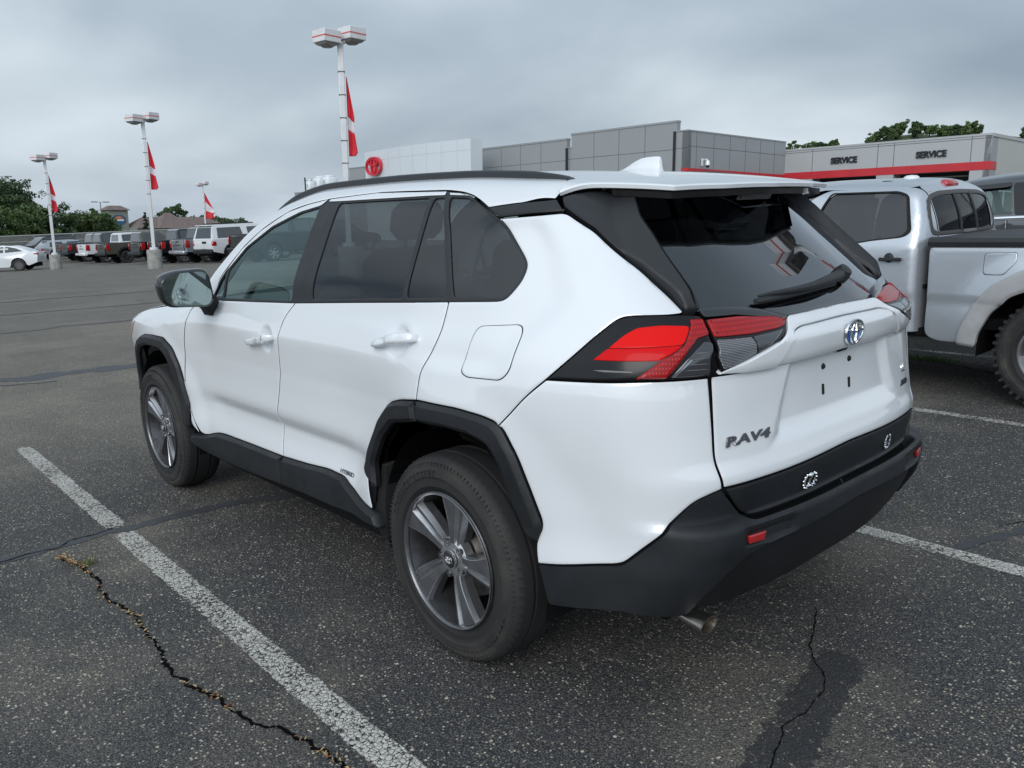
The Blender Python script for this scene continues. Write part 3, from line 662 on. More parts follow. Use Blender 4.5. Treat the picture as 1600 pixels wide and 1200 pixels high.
for i, (x, w, h) in enumerate(((56.2, 1.0, 1.45), (54.2, 1.5, 1.75), (52.1, 1.7, 1.75))):
    e = bpy.data.objects.new('rooftop_unit', None); C.objects.link(e); e.matrix_world = Matrix.Translation((34.3, -47.2, 0)) @ LEAN @ Matrix.Translation((x, -.9, 4.57)); e['label'] = ('small white rooftop unit beside the thin dark mast', 'middle white rooftop unit of the three, widest at the base', 'white rooftop unit nearest the light pole, with a pale lid')[i]; e['category'] = 'rooftop unit'; e['group'] = 'rooftop units on the annex'
    m = MB(); b = .12; m.box(-w/2, w/2, -.7, .7, 0, h-.2, bev=b); m.box(-w*.38, w*.38, -.5, .5, h-.21, h, bev=.08); m.build('casing', m_tarp, e, 50)
    m = MB(); m.lathe([(0, .03), (w*.2, .03), (w*.22, 0)], 20, 'y', Matrix.Translation((.05, .70, h*.5))); m.build('fan', M('fan_grille', (.42, .50, .54), .5), e, 40)
mast = bld('roof_mast', 'thin dark mast with a sagging wire at the left end of the annex roof', 'mast', (34.3, -47.2, 0))
m = MB(); m.tube([(57.1, -.4, 4.5), (57.15, -.4, 6.3)], .09, 8); m.build('post', m_matte, mast); m = MB(); m.tube([(57.1-.3*k, -.4, 6.1-.35*math.sin(k/6*math.pi)) for k in range(7)], .025, 5); m.build('wire', m_matte, mast)
# dome cameras on brackets
for i, (x, y, z, l) in enumerate(((2.5, .05, 4.25, 'white dome camera left of the grey downpipe'), (-.05, -1.7, 4.25, 'white dome camera on the grey wing wall right of the corner'))):
    e = bpy.data.objects.new('security_camera', None); C.objects.link(e); e.matrix_world = Matrix.Translation((34.3, -47.2, 0)) @ LEAN @ Matrix.Translation((x, y, z)) @ (Matrix.Rotation(math.pi/2, 4, 'Z') if i else Matrix.Identity(4)); e['label'] = l; e['category'] = 'camera'; e['group'] = 'security cameras on the dealership'
    m = MB(); m.box(-.09, .09, 0, .06, .1, .62); m.tube([(0, .05, .5), (0, .35, .55), (0, .5, .5)], .05, 8); m.build('bracket', m_white, e); m = MB(); m.lathe([(0, .5), (.13, .45), (.17, .25), (.17, .12), (0, .12)], 18, 'z', Matrix.Translation((0, .5, 0))); m.build('housing', m_white, e, 50); m = MB(); m.lathe([(.15, .12), (.12, .0), (.05, -.05), (0, -.06)], 18, 'z', Matrix.Translation((0, .5, 0))); m.build('dome', m_gloss, e, 60)
# ---------------------------------------------------------------- hotel far left
hot = bpy.data.objects.new('hotel', None); C.objects.link(hot); hot.matrix_world = Matrix.Translation((133., -38.2, -1.0)) @ LEAN @ Matrix.Rotation(math.radians(-2), 4, 'Z'); hot['label'] = 'tan hotel with a square sign tower and brown hipped roofs beyond the trucks'; hot['category'] = 'building'
m_stucco = M('sage_stucco', (.20, .215, .19), .8, var=.06, vs=.5); m_shin = M('brown_shingles', (.165, .125, .115), .85, var=.15, vs=2)
# local axes: towards the camera is -x
m = MB(); m.box(1, 5, -1.5, 1.3, 0, 5.4); m.build('tower', m_stucco, hot)
m = MB(); m.add([(.6, -1.9, 5.4), (5.4, -1.9, 5.4), (5.4, 1.7, 5.4), (.6, 1.7, 5.4), (2.2, -.8, 6.1), (3.9, -.8, 6.1), (3.9, .7, 6.1), (2.2, .7, 6.1)], [(0, 1, 5, 4), (1, 2, 6, 5), (2, 3, 7, 6), (3, 0, 4, 7), (4, 5, 6, 7), (3, 2, 1, 0)]); recalc(m.build('tower_roof', m_shin, hot))
m = MB(); pts = [(.96, 1.1*math.cos(a)-.1, 3.9+.9*math.sin(a)*(1+.1*math.cos(2*a))) for a in np.linspace(0, 2*math.pi, 9)[:-1]+math.pi/8]; m.add(pts, [tuple(range(8))]); m.add([(x-.0, y, z) for x, y, z in pts]+[(x+.1, y, z) for x, y, z in pts], [(k, (k+1) % 8, 8+(k+1) % 8, 8+k) for k in range(8)]); sg = m.build('round_sign', M('sign_blue', (.03, .10, .17), .4), hot)
m = MB(); m.add([(.90, -.1+.55*math.cos(a), 4.05+.42*math.sin(a)) for a in np.linspace(0, math.pi, 12)], [tuple(range(12))]); m.build('sign_sun', M('sign_orange', (.55, .16, .08), .5), sg)
m = MB(); m.box(.88, .94, -.80, .60, 3.74, 4.0); m.build('sign_letters', M('sign_white', (.6, .65, .7), .5), sg)
m = MB(); m.box(-3, 6, -15.5, -1.5, 0, 2.7); m.box(-4, 3, -9.3, -4.6, 0, 2.7); m.build('wall', m_stucco, hot)
m = MB(); 
for y0, y1, zt, x0, x1, hip in ((-16.0, -1.5, 4.4, -3.6, 6.6, 2.2), (-9.8, -4.2, 5.0, -4.8, 4.0, 2.4)):
    xm = (x0+x1)/2; m.add([(x0, y0, 2.6), (x1, y0, 2.6), (x1, y1, 2.6), (x0, y1, 2.6), (xm, y0+hip, zt), (xm, y1-hip, zt)], [(0, 4, 5, 3), (1, 2, 5, 4), (0, 1, 4), (2, 3, 5), (3, 2, 1, 0)])
recalc(m.build('roof', m_shin, hot))
for k in range(5): m = MB(); m.box(-3.06, -3.0, -14.8+k*2.2, -13.8+k*2.2, 1.3, 2.2); m.build('window', m_wgl, hot)
# ================================================================ the white crossover
def dent_h(x, z): return .015*ss(1., .45, np.hypot((x-1.275)/.066, (z-.992)/.062))+.015*ss(1., .45, np.hypot((x-.258)/.072, (z-1.068)/.064))
def S_h(x, z):
    lo = pw(z, [.15,.30,.36,.46,.56,.66,.82,.98,1.06,1.16,1.24], [.84,.875,.885,.885,.878,.884,.893,.892,.882,.852,.826])
    up = pw(z, [1.16,1.24,1.40,1.55,1.62,1.72], [.852,.826,.752,.672,.622,.52])
    y = np.where(z < 1.2, lo, up)
    b = -.27*np.maximum(0, -x-.12)**2; f = -.05*np.maximum(0, x-2.3)**2-.10*np.maximum(0, x-2.95)**2
    g = ss(1.0, 1.4, z); b2 = -g*(.05*ss(.3, -.7, x)+.02*ss(1.0, 1.9, x))
    hz = np.exp(-((z-.93)/.17)**2)
    b3 = .022*ss(.75, .1, x)*ss(-.9, -.45, x)*hz+.024*ss(1.9, 2.3, x)*hz
    dm = ss(2.45, 2.1, x)*ss(.0, .35, x)
    sc = -.025*np.interp(z, [.44, .60, .655, .68], [.15, 1, .12, 0])*ss(2.2, 1.85, x)*ss(.40, .75, x)
    fl = .024*ss(.66, .47, np.hypot(x, (z-.36)))+.020*ss(.66, .47, np.hypot(x-2.69, (z-.36)))
    # pressed shapes of the rear quarter: a facet that turns at a crease behind the window
    cx = np.interp(z, [1.00, 1.10, 1.235, 1.36, 1.46], [-.27, -.35, -.475, -.40, -.30])
    q = -.016*np.clip((x-cx+.01)/.10, 0, 1)*ss(.98, 1.06, z)*ss(1.50, 1.42, z)*ss(.30, -.05, x)
    # shoulder line along the doors: skin leans in above it and tucks under below it
    cl = (-.09*np.maximum(0, z-1.012)*ss(1.25, 1.12, z)-.085*np.minimum(np.maximum(0, 1.012-z), .16)*ss(.62, .80, z))*dm
    return y+b+f+b2+b3+sc+fl+q+cl-dent_h(x, z)
def T_h(x, y):
    c = pw(x, [-.70,-.57,-.30,-.10,.30,.80,1.15,1.45,1.72,2.26,2.38,2.7,3.1,3.40,3.6], [1.528,1.560,1.596,1.614,1.640,1.650,1.650,1.630,1.555,1.165,1.125,1.095,1.045,.96,.78])
    cr = pw(x, [-.7,1.2,1.6,2.2,2.5,3.6], [.040,.040,.065,.05,.03,.04])
    return c-cr*(y/.6)**2*.8
RZ = [.25,.33,.43,.50,.565,.60,.618,.635,.74,.80,.95,1.02,1.05,1.10,1.135,1.20,1.46,1.60]
RX = [.79,.86,.918,.945,.958,.955,.945,.905,.915,.900,.884,.883,.897,.902,.868,.805,.520,.36]
def R_h(y, z):
    a = np.maximum(0, np.abs(y)-.15)
    return pw(z, RZ, RX)-(.24+.25*ss(.9, 1.4, z))*a**2-.5*np.maximum(0, np.abs(y)-.5)**2
def Fr_h(y, z):
    return pw(z, [.2,.35,.5,.7,.8,.95,1.1], [3.34,3.50,3.54,3.55,3.53,3.47,3.3])-.12*y**2-.45*np.maximum(0, np.abs(y)-.40)**2
def F_h(x, y, z):
    m = smax(np.abs(y)-S_h(x, z), -x-R_h(y, z), .10); m = smax(m, x-Fr_h(y, z), .16)
    return smax(m, z-T_h(x, y), .09)
HB = Body(F_h)
HSP = Body(lambda x, y, z: smax(np.abs(y)-S_h(np.maximum(x, -.30), z)-0*x, z-T_h(x, y), .07))

hero = empty('white_suv', 'large white crossover with black wheel-arch cladding and grey wheels parked in the foreground', 'car')
def hp(name, poly, mat, **k): return HB.panel(name, poly, mat, k.pop('parent', hero), **k)
CLAD = [(.017, .019), (.003, .006), (.003, -.012)]

# --- bodyside
seamfd = [(1.99, 1.118), (2.119, 1.08), (2.162, 1.001), (2.21, .902), (2.262, .759), (2.285, .65), (2.275, .56), (2.216, .477), (2.145, .414)]
rocktop = [(2.088, .414), (1.958, .447), (1.872, .454), (1.557, .459), (1.246, .462)]
fd = [(1.93, 1.128), (1.791, 1.128), (1.408, 1.141), (1.062, 1.154, .01), (1.113, 1.109), (1.135, 1.07), (1.162, .997), (1.191, .844), (1.257, .656), (1.259, .509), (1.246, .462, .005)]+rocktop[::-1][1:]+seamfd[::-1][:-1]
fdoor = hp('front_door', fd, m_white, mirror=True, sp=.015)
rd = [(1.062, 1.154, .005), (.559, 1.182), (.045, 1.210, .01), (.046, 1.107), (.07, 1.043), (.102, .978), (.112, .892, .004), (.22, .876), (.307, .852), (.388, .787), (.462, .675), (.529, .567), (.50, .50), (.467, .414, .02),
      (.579, .426), (.671, .459), (.716, .483), (.849, .487), (1.014, .474), (1.246, .462, .005), (1.259, .509), (1.257, .656), (1.191, .844), (1.162, .997), (1.135, 1.07), (1.113, 1.109)]
rdoor = hp('rear_door', rd, m_white, mirror=True, sp=.015)
qedge = [(-.375, 1.478), (-.52, 1.42), (-.68, 1.311), (-.741, 1.243), (-.761, 1.210), (-.768, 1.196)]
qp = [(.045, 1.210, .005), (-.15, 1.220), (-.194, 1.223), (-.218, 1.235), (-.249, 1.279), (-.256, 1.316), (-.242, 1.341), (-.113, 1.447), (-.081, 1.467, .006)]+qedge+[(-.722, 1.195, .01), (-.63, 1.197), (-.60, 1.189), (-.547, 1.144), (-.427, 1.024, .004), (-.368, .968), (-.278, .867, .004), (-.268, .881), (-.216, .891), (-.112, .898), (.086, .894), (.112, .892, .004), (.102, .978), (.07, 1.043), (.046, 1.107)]
quart = hp('quarter_panel', qp, m_white, mirror=True, sp=.02)
bedge = [(-.779, .716), (-.751, .704), (-.731, .685), (-.625, .537), (-.60, .507), (-.385, .46, .004)]
bc = [(-.278, .867, .004), (-.368, .968), (-.427, 1.022, .004), (-.637, 1.031), (-.695, 1.031), (-.788, 1.029, .004), (-.793, .878), (-.792, .809), (-.805, .746), (-.806, .724, .004)]+bedge+[(-.378, .527), (-.406, .582), (-.372, .684), (-.337, .786), (-.294, .864)]
hp('rear_corner_panel', bc, m_white, mirror=True, sp=.02)
ze = lambda x: float(HB.map([(x, .80)], 'top')[0][2])
fen = [(1.97, 1.125), (2.119, ze(2.119)-.004), (2.3, ze(2.3)-.004), (2.6, ze(2.6)-.004), (2.9, ze(2.9)-.004), (3.15, ze(3.15)-.004), (3.30, .90, .02), (3.34, .80), (3.35, .42, .01), (3.20, .42), (3.16, .52), (3.12, .66), (3.02, .80), (2.90, .86), (2.80, .89), (2.65, .90), (2.467, .90), (2.364, .853), (2.312, .766), (2.268, .622), (2.247, .549), (2.255, .45), (2.165, .414, .01)]+[(p[0]+.002, p[1]) for p in seamfd[::-1][1:]]
hp('front_fender', fen, m_white, mirror=True)
# fuel door, drawn as a raised cap with its own gap
fuel = [(-.136, 1.145), (-.299, 1.159), (-.317, 1.14), (-.31, 1.035), (-.284, 1.005), (-.139, .998), (-.105, 1.011), (-.117, 1.123)]
HB.panel('fuel_door_gap', [(u+(u+.21)*.045, v+(v-1.08)*.055) for u, v in fuel], m_rub, hero, h=.0006, sheet=True, rc=.02)
HB.panel('fuel_door', fuel, m_white, hero, h=.0022, gap=0, bw=.002, bd=.001, depth=.004, rc=.02)
# --- black cladding
ao = [(.424, .509), (.50, .53), (.529, .567), (.462, .675), (.388, .787), (.307, .852), (.22, .876), (.086, .894), (-.112, .898), (-.216, .891), (-.268, .881), (-.294, .864), (-.337, .786), (-.372, .684), (-.406, .582), (-.385, .52)]
ai = [(-.345, .535), (-.295, .651), (-.277, .745), (-.244, .805), (-.165, .825), (-.05, .828), (.106, .817), (.277, .783), (.361, .715), (.43, .60), (.424, .52)]
for nm, d in (('rear', 0.), ):
    i = 7
    hp('wheel_arch_trim', [(.110, .890, .003)]+ao[7:]+ai[:6]+[(.100, .819, .003)], m_clad, steps=CLAD, mirror=True, rc=.02, sp=.016)
    hp('wheel_arch_trim', ao[:7]+[(.116, .890, .003), (.106, .819, .003)]+ai[7:], m_clad, steps=CLAD, mirror=True, rc=.02, sp=.016)
af = [(2.268, .42), (2.247, .549), (2.268, .622), (2.312, .766), (2.364, .853), (2.467, .90), (2.65, .902), (2.80, .892), (2.92, .862), (3.03, .80), (3.12, .66), (3.16, .50), (3.09, .50), (3.05, .66), (2.97, .76), (2.88, .812), (2.78, .83), (2.65, .836), (2.50, .83), (2.43, .79), (2.395, .70), (2.36, .58), (2.345, .42)]
hp('wheel_arch_trim', af, m_clad, steps=CLAD, mirror=True, rc=.02, sp=.016)
rk = [(2.25, .40), (2.088, .414), (1.958, .447), (1.872, .454), (1.557, .459), (1.252, .462, .003), (1.248, .325, .003), (1.6, .312), (1.9, .306), (2.08, .312), (2.25, .352)]
rk2 = [(1.244, .462, .003), (1.014, .474), (.849, .487), (.716, .483), (.671, .459), (.579, .426), (.44, .41), (.41, .352), (.80, .335), (1.023, .333), (1.240, .325, .003)]
hp('rocker_trim', rk, m_clad, steps=[(.016, .022), (.003, .004), (.003, -.03)], mirror=True, rc=.015); hp('rocker_trim', rk2, m_clad, steps=[(.016, .022), (.003, .004), (.003, -.03)], mirror=True, rc=.015)
# --- rear bumper
def hf_bump(u, z, p):
    uu = np.where(u < HB.uc, 2*HB.uc-u, u)
    return -.010*ss(-.846, -.851, uu)*ss(-.995, -.988, uu)*ss(.560, .563, z)*ss(.604, .600, z)+.006*ss(.60, .612, z)*ss(-.80, -.86, uu)
wedge = [(-.742, .350, .02), (-.762, .405), (-.807, .478), (-.850, .530), (-.90, .546), (-.988, .553), (-1.35, .566)]
btop = [(-.412, .335, .01), (-.385, .458, .004), (-.60, .505), (-.625, .535), (-.731, .683), (-.751, .702), (-.779, .714), (-.807, .722, .006), (-.84, .666), (-.862, .630), (-.875, .624), (-1.0, .624), (-1.35, .624)]
mir_ = lambda q: [(2*HB.uc-p[0],)+tuple(p[1:]) for p in q]
bumper = hp('rear_bumper', btop+mir_(btop[:-1][::-1])+mir_([(-.60, .362), (-.70, .352)])+mir_(wedge[:-1])+wedge[::-1]+[(-.70, .352), (-.60, .362)], m_clad, hf=hf_bump, sp=.011, rc=.012, steps=[(.004, .0), (.001, -.010), (.001, -.05)], guard=0)[0]
w2 = [(-.735, .345)]+[(p[0]+.012, p[1]-.004) for p in wedge[1:-1]]+[(-1.35, .574)]
hp('bumper_valance', w2+mir_(w2[:-1][::-1])+mir_([(-.80, .332), (-1.0, .325)])+[(-1.35, .322), (-1.0, .325), (-.80, .332)], m_val, h=-.022, sp=.02, rc=.02, depth=.06)
for s in (0, 1):
    rf = [(-.850, .590), (-.897, .590), (-.891, .567), (-.852, .567)]
    if s: rf = [(2*HB.uc-u, v) for u, v in rf]
    HB.panel('reflector', rf, m_refl, bumper, h=.001, gap=0, bw=.002, depth=.008, rc=.003, sp=.01)
# --- tailgate
def hf_tg(u, z, p):
    uu = np.where(u < HB.uc, 2*HB.uc-u, u); ul = np.interp(z, [.80, .84, 1.03], [-.93, -.97, -1.045])
    return -.021*np.clip((ul-uu)/.032, 0, 1)*ss(.79, .87, z)*ss(1.05, 1.02, z)
tg = [(-.794, 1.029, .004), (-.795, .878), (-.794, .809), (-.807, .746), (-.809, .727, .006), (-.979, .730), (-1.35, .740), (-1.35, 1.034), (-1.05, 1.034), (-.987, 1.033)]
half = tg[:7]; 
tgp = [(-.794, 1.031, .004), (-.795, .878), (-.794, .809), (-.807, .746), (-.809, .727, .006), (-.979, .730), (-1.35, .739)]
tgp = tgp+[(2*HB.uc-p[0],)+tuple(p[1:]) for p in tgp[::-1][1:]]
tailgate = hp('tailgate', tgp, m_white, hf=hf_tg, sp=.010, rc=.02)[0]
hp('tailgate_trim', (lambda q: q+[(2*HB.uc-p[0],)+tuple(p[1:]) for p in q[::-1][1:]]+[(-1.35, .734)][:0])([(-.813, .722, .004), (-.845, .662), (-.866, .632), (-.90, .628), (-1.35, .628)])[::1] +
   [(2*HB.uc+.979, .726), (-1.35, .736), (-.979, .726)], m_clad, parent=tailgate, sp=.018, rc=.02)
sy = lambda q: q+[(2*HB.uc-p[0],)+tuple(p[1:]) for p in q[::-1] if abs(p[0]-HB.uc) > 1e-6]
cr_in = [(-.968, 1.0300, .002), (-1.018, 1.098, .012), (-1.050, 1.120, .02), (-1.100, 1.1285, .02), (-1.35, 1.1310)]
gu = [(-.812, 1.044, .006), (-.882, 1.067), (-.961, 1.097), (-1.040, 1.130), (-1.064, 1.150), (-1.080, 1.158), (-1.35, 1.161)]
gframe = [(-.806, 1.034, .008)]+cr_in+[(2*HB.uc-p[0],)+tuple(p[1:]) for p in cr_in[:-1][::-1]]+[(2*HB.uc+.806, 1.034, .008)]+[(2*HB.uc-p[0],)+tuple(p[1:]) for p in gu[:-1]]+gu[::-1]
hp('tailgate_garnish', gframe, m_white, parent=tailgate, steps=[(.0045, .0095), (.0008, .005), (.0008, -.02)], hf=lambda u, z, p: -.008*ss(-.90, -.81, np.where(u < HB.uc, 2*HB.uc-u, u)), sp=.011, rc=.012, guard=.003)
hp('garnish_field', sy(cr_in)+[(2*HB.uc+.99, 1.0300), (-1.35, 1.0310), (-.99, 1.0300)], m_white, parent=tailgate, steps=[(.004, .0025), (.001, .0), (.001, -.03)], sp=.012, rc=.015, guard=.003)
# rear glass, black pillars, gloss strip
dp_ = [(-.318, 1.522, .006), (-.354, 1.496), (-.519, 1.429), (-.682, 1.319), (-.744, 1.251), (-.763, 1.216), (-.772, 1.199, .004), (-.808, 1.198, .006), (-.797, 1.216), (-.782, 1.278), (-.745, 1.388), (-.712, 1.44), (-.715, 1.488), (-.78, 1.545, .01), (-.55, 1.543), (-.36, 1.532)]
def hf_d(u, z, p):
    ue = np.interp(z, [1.20, 1.30, 1.40, 1.50], [-.775, -.745, -.665, -.55]); return -.020*ss(0, .05, ue-u)
def d_edge(z): return np.interp(z, [1.19, 1.216, 1.278, 1.388, 1.44, 1.49], [-.805, -.799, -.782, -.745, -.714, -.716])
hp('rear_pillar_trim', dp_, m_matte, steps=[(.006, .006), (.0015, .001), (.0015, -.03)], hf=lambda u, z, p: .030*np.clip(1-(u-d_edge(z))/.12, 0, 1)*ss(1.53, 1.50, z)*ss(1.19, 1.24, z), mirror=True, rc=.012, sp=.014)
de = [(float(d_edge(z))-.0015, z) for z in (1.202, 1.216, 1.278, 1.388, 1.44, 1.49)]
hp('pillar_edge', de+[(-.722, 1.528), (-.760, 1.528)]+[(u-w, z) for (u, z), w in zip(de[::-1], (.034, .034, .034, .030, .018, .010))], m_matte, steps=[(.002, 0.), (.0005, -.001), (.0005, -.012)], hf=lambda u, z, p: .036*np.clip(1-(d_edge(z)-u)/.032, 0, 1)*ss(1.53, 1.50, z)*ss(1.19, 1.24, z), mirror=True, rc=.006, sp=.009, guard=0)
hp('roof_band_trim', [(-.018, 1.504, .004), (-.159, 1.514), (-.298, 1.519, .006), (-.366, 1.482, .004), (-.214, 1.478), (-.078, 1.470, .004)], m_matte, h=.001, mirror=True, sp=.016)
gs = [(-.800, 1.200), (-.79, 1.27), (-.752, 1.385), (-.72, 1.43), (-.70, 1.49), (-.74, 1.525), (-1.35, 1.53)]
rg = gs+[(2*HB.uc-p[0], p[1]) for p in gs[::-1][1:]]+[(2*HB.uc+1.082, 1.163), (-1.35, 1.165), (-1.082, 1.163), (-1.03, 1.175), (-.96, 1.195)]
hp('rear_window', rg, m_gl_rear, parent=tailgate, h=-.006, sp=.03, depth=.004, gap=0, bw=.002, rc=.02)
for s in (0, 1):
    q = [(-.806, 1.201), (-.894, 1.199), (-.978, 1.190), (-1.04, 1.170), (-1.078, 1.158), (-1.064, 1.151), (-.907, 1.178), (-.812, 1.180)]
    if s: q = [(2*HB.uc-u, v) for u, v in q]
    hp('gloss_trim', q, m_gloss, parent=tailgate, h=.006, rc=.008, sp=.012, gap=.0005)
# glossy dark filler behind lamps and the glass edge
# --- tail lamps
for s in (0, 1):
    f = (lambda q: q) if not s else (lambda q: [((p[0], p[1]) if False else (2*HB.uc-p[0], p[1])+tuple(p[2:])) for p in q])
    L = [(-.430, 1.024, .004), (-.547, 1.142), (-.598, 1.187), (-.63, 1.196), (-.722, 1.194), (-.769, 1.192), (-.806, 1.186, .006), (-.803, 1.127), (-.790, 1.085), (-.788, 1.036, .006), (-.695, 1.034), (-.637, 1.034)]
    lamp = hp('tail_lamp', f(L), m_lampblk, h=.003, sp=.016, rc=.012)[0]
    fl_ = dict(steps=[(.0015, .0052), (.0003, .004), (.0003, -.004)], guard=.003)
    hp('side_lens', f([(-.545, 1.083, .004), (-.578, 1.1135), (-.735, 1.1195), (-.682, 1.0855)]), m_redb, parent=lamp, rc=.004, sp=.012, **fl_)
    hp('side_lens', f([(-.580, 1.1145, .004), (-.613, 1.146), (-.645, 1.165), (-.700, 1.169), (-.766, 1.163), (-.737, 1.1205)]), m_redc, parent=lamp, rc=.012, sp=.012, **fl_)
    hp('brake_lens', f([(-.633, 1.040, .004), (-.683, 1.0845), (-.738, 1.1200), (-.768, 1.164), (-.770, 1.178), (-.806, 1.177), (-.803, 1.138), (-.772, 1.132), (-.742, 1.108), (-.722, 1.08), (-.694, 1.040)]), m_red, parent=lamp, steps=[(.0045, .010), (.0008, .006), (.0008, -.004)], rc=.006, sp=.009, guard=.003)
    hp('clear_lens', f([(-.702, 1.042), (-.735, 1.085), (-.755, 1.106), (-.782, 1.124), (-.800, 1.120), (-.787, 1.085), (-.785, 1.042)]), m_smoke, parent=lamp, rc=.006, sp=.01, **fl_)
    hp('light_guide', f([(-.702, 1.043), (-.744, 1.088), (-.748, 1.084), (-.712, 1.043)]), m_clear, parent=lamp, steps=[(.001, .008), (.0003, .006), (.0003, .002)], rc=.002, sp=.01, guard=0)
    for z0 in (1.058, 1.072, 1.086, 1.100): hp('reflector_rib', f([(-.722-(z0-1.05)*.55, z0), (-.785, z0-.001), (-.785, z0+.0006), (-.722-(z0-1.05)*.55, z0+.0018)]), m_rib, parent=lamp, h=.0065, sheet=True, gap=0, rc=0)
    hp('lamp_mark', f([(-.545, 1.0575), (-.570, 1.0600), (-.625, 1.0590), (-.632, 1.0565), (-.570, 1.0548)]), m_rib, parent=lamp, h=.004, sheet=True, gap=0, rc=.004)
    I = [(-.812, 1.178, .004), (-.907, 1.178), (-1.035, 1.164), (-1.066, 1.150, .004), (-1.040, 1.130), (-.961, 1.098), (-.882, 1.067), (-.812, 1.040, .004), (-.802, 1.085), (-.810, 1.127)]
    li = hp('tailgate_lamp', f(I), m_lampblk, parent=tailgate, h=.002, sp=.014, rc=.008)[0]
    hp('brake_lens', f([(-.813, 1.174), (-.907, 1.174), (-1.030, 1.161), (-1.060, 1.149), (-1.035, 1.137), (-1.0, 1.132), (-.913, 1.128), (-.812, 1.131)]), m_red, parent=tailgate, steps=[(.010, .011), (.0008, .005), (.0008, -.004)], rc=.008, sp=.010, guard=.003)
    hp('reverse_lens', f([(-.812, 1.125), (-.905, 1.122), (-.905, 1.082), (-.86, 1.063), (-.818, 1.050), (-.806, 1.085)]), m_ribbed, parent=tailgate, rc=.006, sp=.01, **fl_)
    hp('indicator_lens', f([(-.909, 1.122), (-.995, 1.127), (-1.02, 1.130), (-.961, 1.105), (-.909, 1.083)]), m_smoke, parent=tailgate, rc=.006, sp=.01, **fl_)
# --- greenhouse
sur = [(1.955, 1.118, .01), (1.791, 1.126), (1.408, 1.139), (1.06, 1.152), (.559, 1.180), (.045, 1.208), (-.150, 1.219), (-.196, 1.223), (-.220, 1.235), (-.250, 1.279), (-.257, 1.316), (-.243, 1.343), (-.113, 1.449), (-.03, 1.492), (.092, 1.545), (.156, 1.560), (.261, 1.571), (.697, 1.584), (.87, 1.579), (1.062, 1.573), (1.199, 1.558), (1.377, 1.530), (1.591, 1.452), (1.731, 1.371), (1.887, 1.203)]
gF = [(1.800, 1.141), (1.104, 1.163), (1.092, 1.541), (1.249, 1.520), (1.482, 1.462), (1.690, 1.372), (1.800, 1.272)]
gT = [(1.918, 1.146, .01), (1.822, 1.141, .006), (1.824, 1.256, .006)]
gR = [(.930, 1.176), (.292, 1.212), (.320, 1.549), (.941, 1.553)]
gR2 = [(.268, 1.214), (.060, 1.223), (.232, 1.546), (.293, 1.547)]
gQ = [(.030, 1.226), (.205, 1.547), (.118, 1.541), (.066, 1.528), (-.007, 1.494), (-.096, 1.445), (-.228, 1.346), (-.242, 1.32), (-.239, 1.285), (-.209, 1.244), (-.187, 1.234)]
hp('window_frame', sur, m_matte, holes=(gF, gT, gR, gR2, gQ), h=-.003, mirror=True, rc=.015, sp=.02, gap=.001)
for nm, g, mt in (('front_window', gF, m_gl_front), ('front_window', gT, m_gl_front), ('rear_window', gR, m_gl_dark), ('rear_window', gR2, m_gl_dark), ('quarter_window', gQ, m_gl_dark)):
    hp(nm, g, mt, h=-.008, sheet=True, gap=-.004, mirror=True, rc=.015, sp=.04)
hp('door_frame', [(1.058, 1.570, .003), (1.199, 1.556), (1.377, 1.528), (1.591, 1.450), (1.731, 1.369), (1.885, 1.200), (1.945, 1.130, .006), (1.925, 1.140), (1.838, 1.256), (1.800, 1.282), (1.692, 1.377), (1.484, 1.468), (1.249, 1.526), (1.085, 1.547)], m_white, h=.001, mirror=True, rc=.02, sp=.012, bw=.002, gap=.0005, guard=.003)
hp('door_frame', [(.245, 1.566, .003), (.697, 1.581), (.87, 1.576), (1.035, 1.571, .003), (1.04, 1.561, .003), (.941, 1.559), (.32, 1.555), (.238, 1.553, .003)], m_white, h=.001, mirror=True, rc=.01, sp=.012, bw=.002, gap=.0005, guard=.003)
hp('door_frame', [(.224, 1.561, .003), (.156, 1.556), (.11, 1.546), (.12, 1.547), (.21, 1.552, .003)], m_white, h=.001, mirror=True, rc=.01, sp=.012, bw=.001, gap=.0005, guard=.002)
# --- roof, A-pillars, windscreen, bonnet, spoiler
rseam = [(1.889, .825), (1.731, .746), (1.587, .709), (1.365, .671), (1.18, .658), (1.04, .647), (.85, .641), (.67, .635), (.24, .643), (.150, .650), (.087, .660), (-.018, .687, .006), (-.164, .667), (-.272, .634, .006)]
rf = [(1.50, 0), (1.48, .30), (1.42, .505, .03), (1.85, .60), (2.26, .70, .02), (2.30, .80, .02), (2.06, .845), (1.96, .853)]+rseam+[(-.268, .605, .01), (-.235, .545), (-.190, .48), (-.150, .41), (-.12, .25), (-.11, 0)]
rfull = rf+[(p[0], -p[1])+tuple(p[2:]) for p in rf[1:-1][::-1]]
hp('roof', rfull, m_white, chart='top', sp=.02, rc=.02, depth=.010)
ws = [(1.505, 0), (1.485, .30), (1.43, .495), (1.86, .59), (2.27, .69), (2.34, .4), (2.36, 0)]
hp('windscreen', ws+[(p[0], -p[1]) for p in ws[1:-1][::-1]], m_gl_front, chart='top', h=-.004, sheet=True, sp=.05, gap=-.003)
hd = [(2.37, 0), (2.35, .4), (2.28, .70), (2.31, .797, .02), (2.9, .797), (3.12, .79), (3.26, .70, .04), (3.38, .45), (3.43, 0)]
hp('bonnet', hd+[(p[0], -p[1]) for p in hd[1:-1][::-1]], m_white, chart='top', sp=.035, rc=.03)
fa = [(-.80, .93), (-.80, .40), (-.6, .33), (.6, .33), (.80, .40), (.80, .93), (.5, .96), (0, .97), (-.5, .96)]
hp('front_bumper', fa, m_white, chart='front', sp=.04, h=-.002, rc=.05)
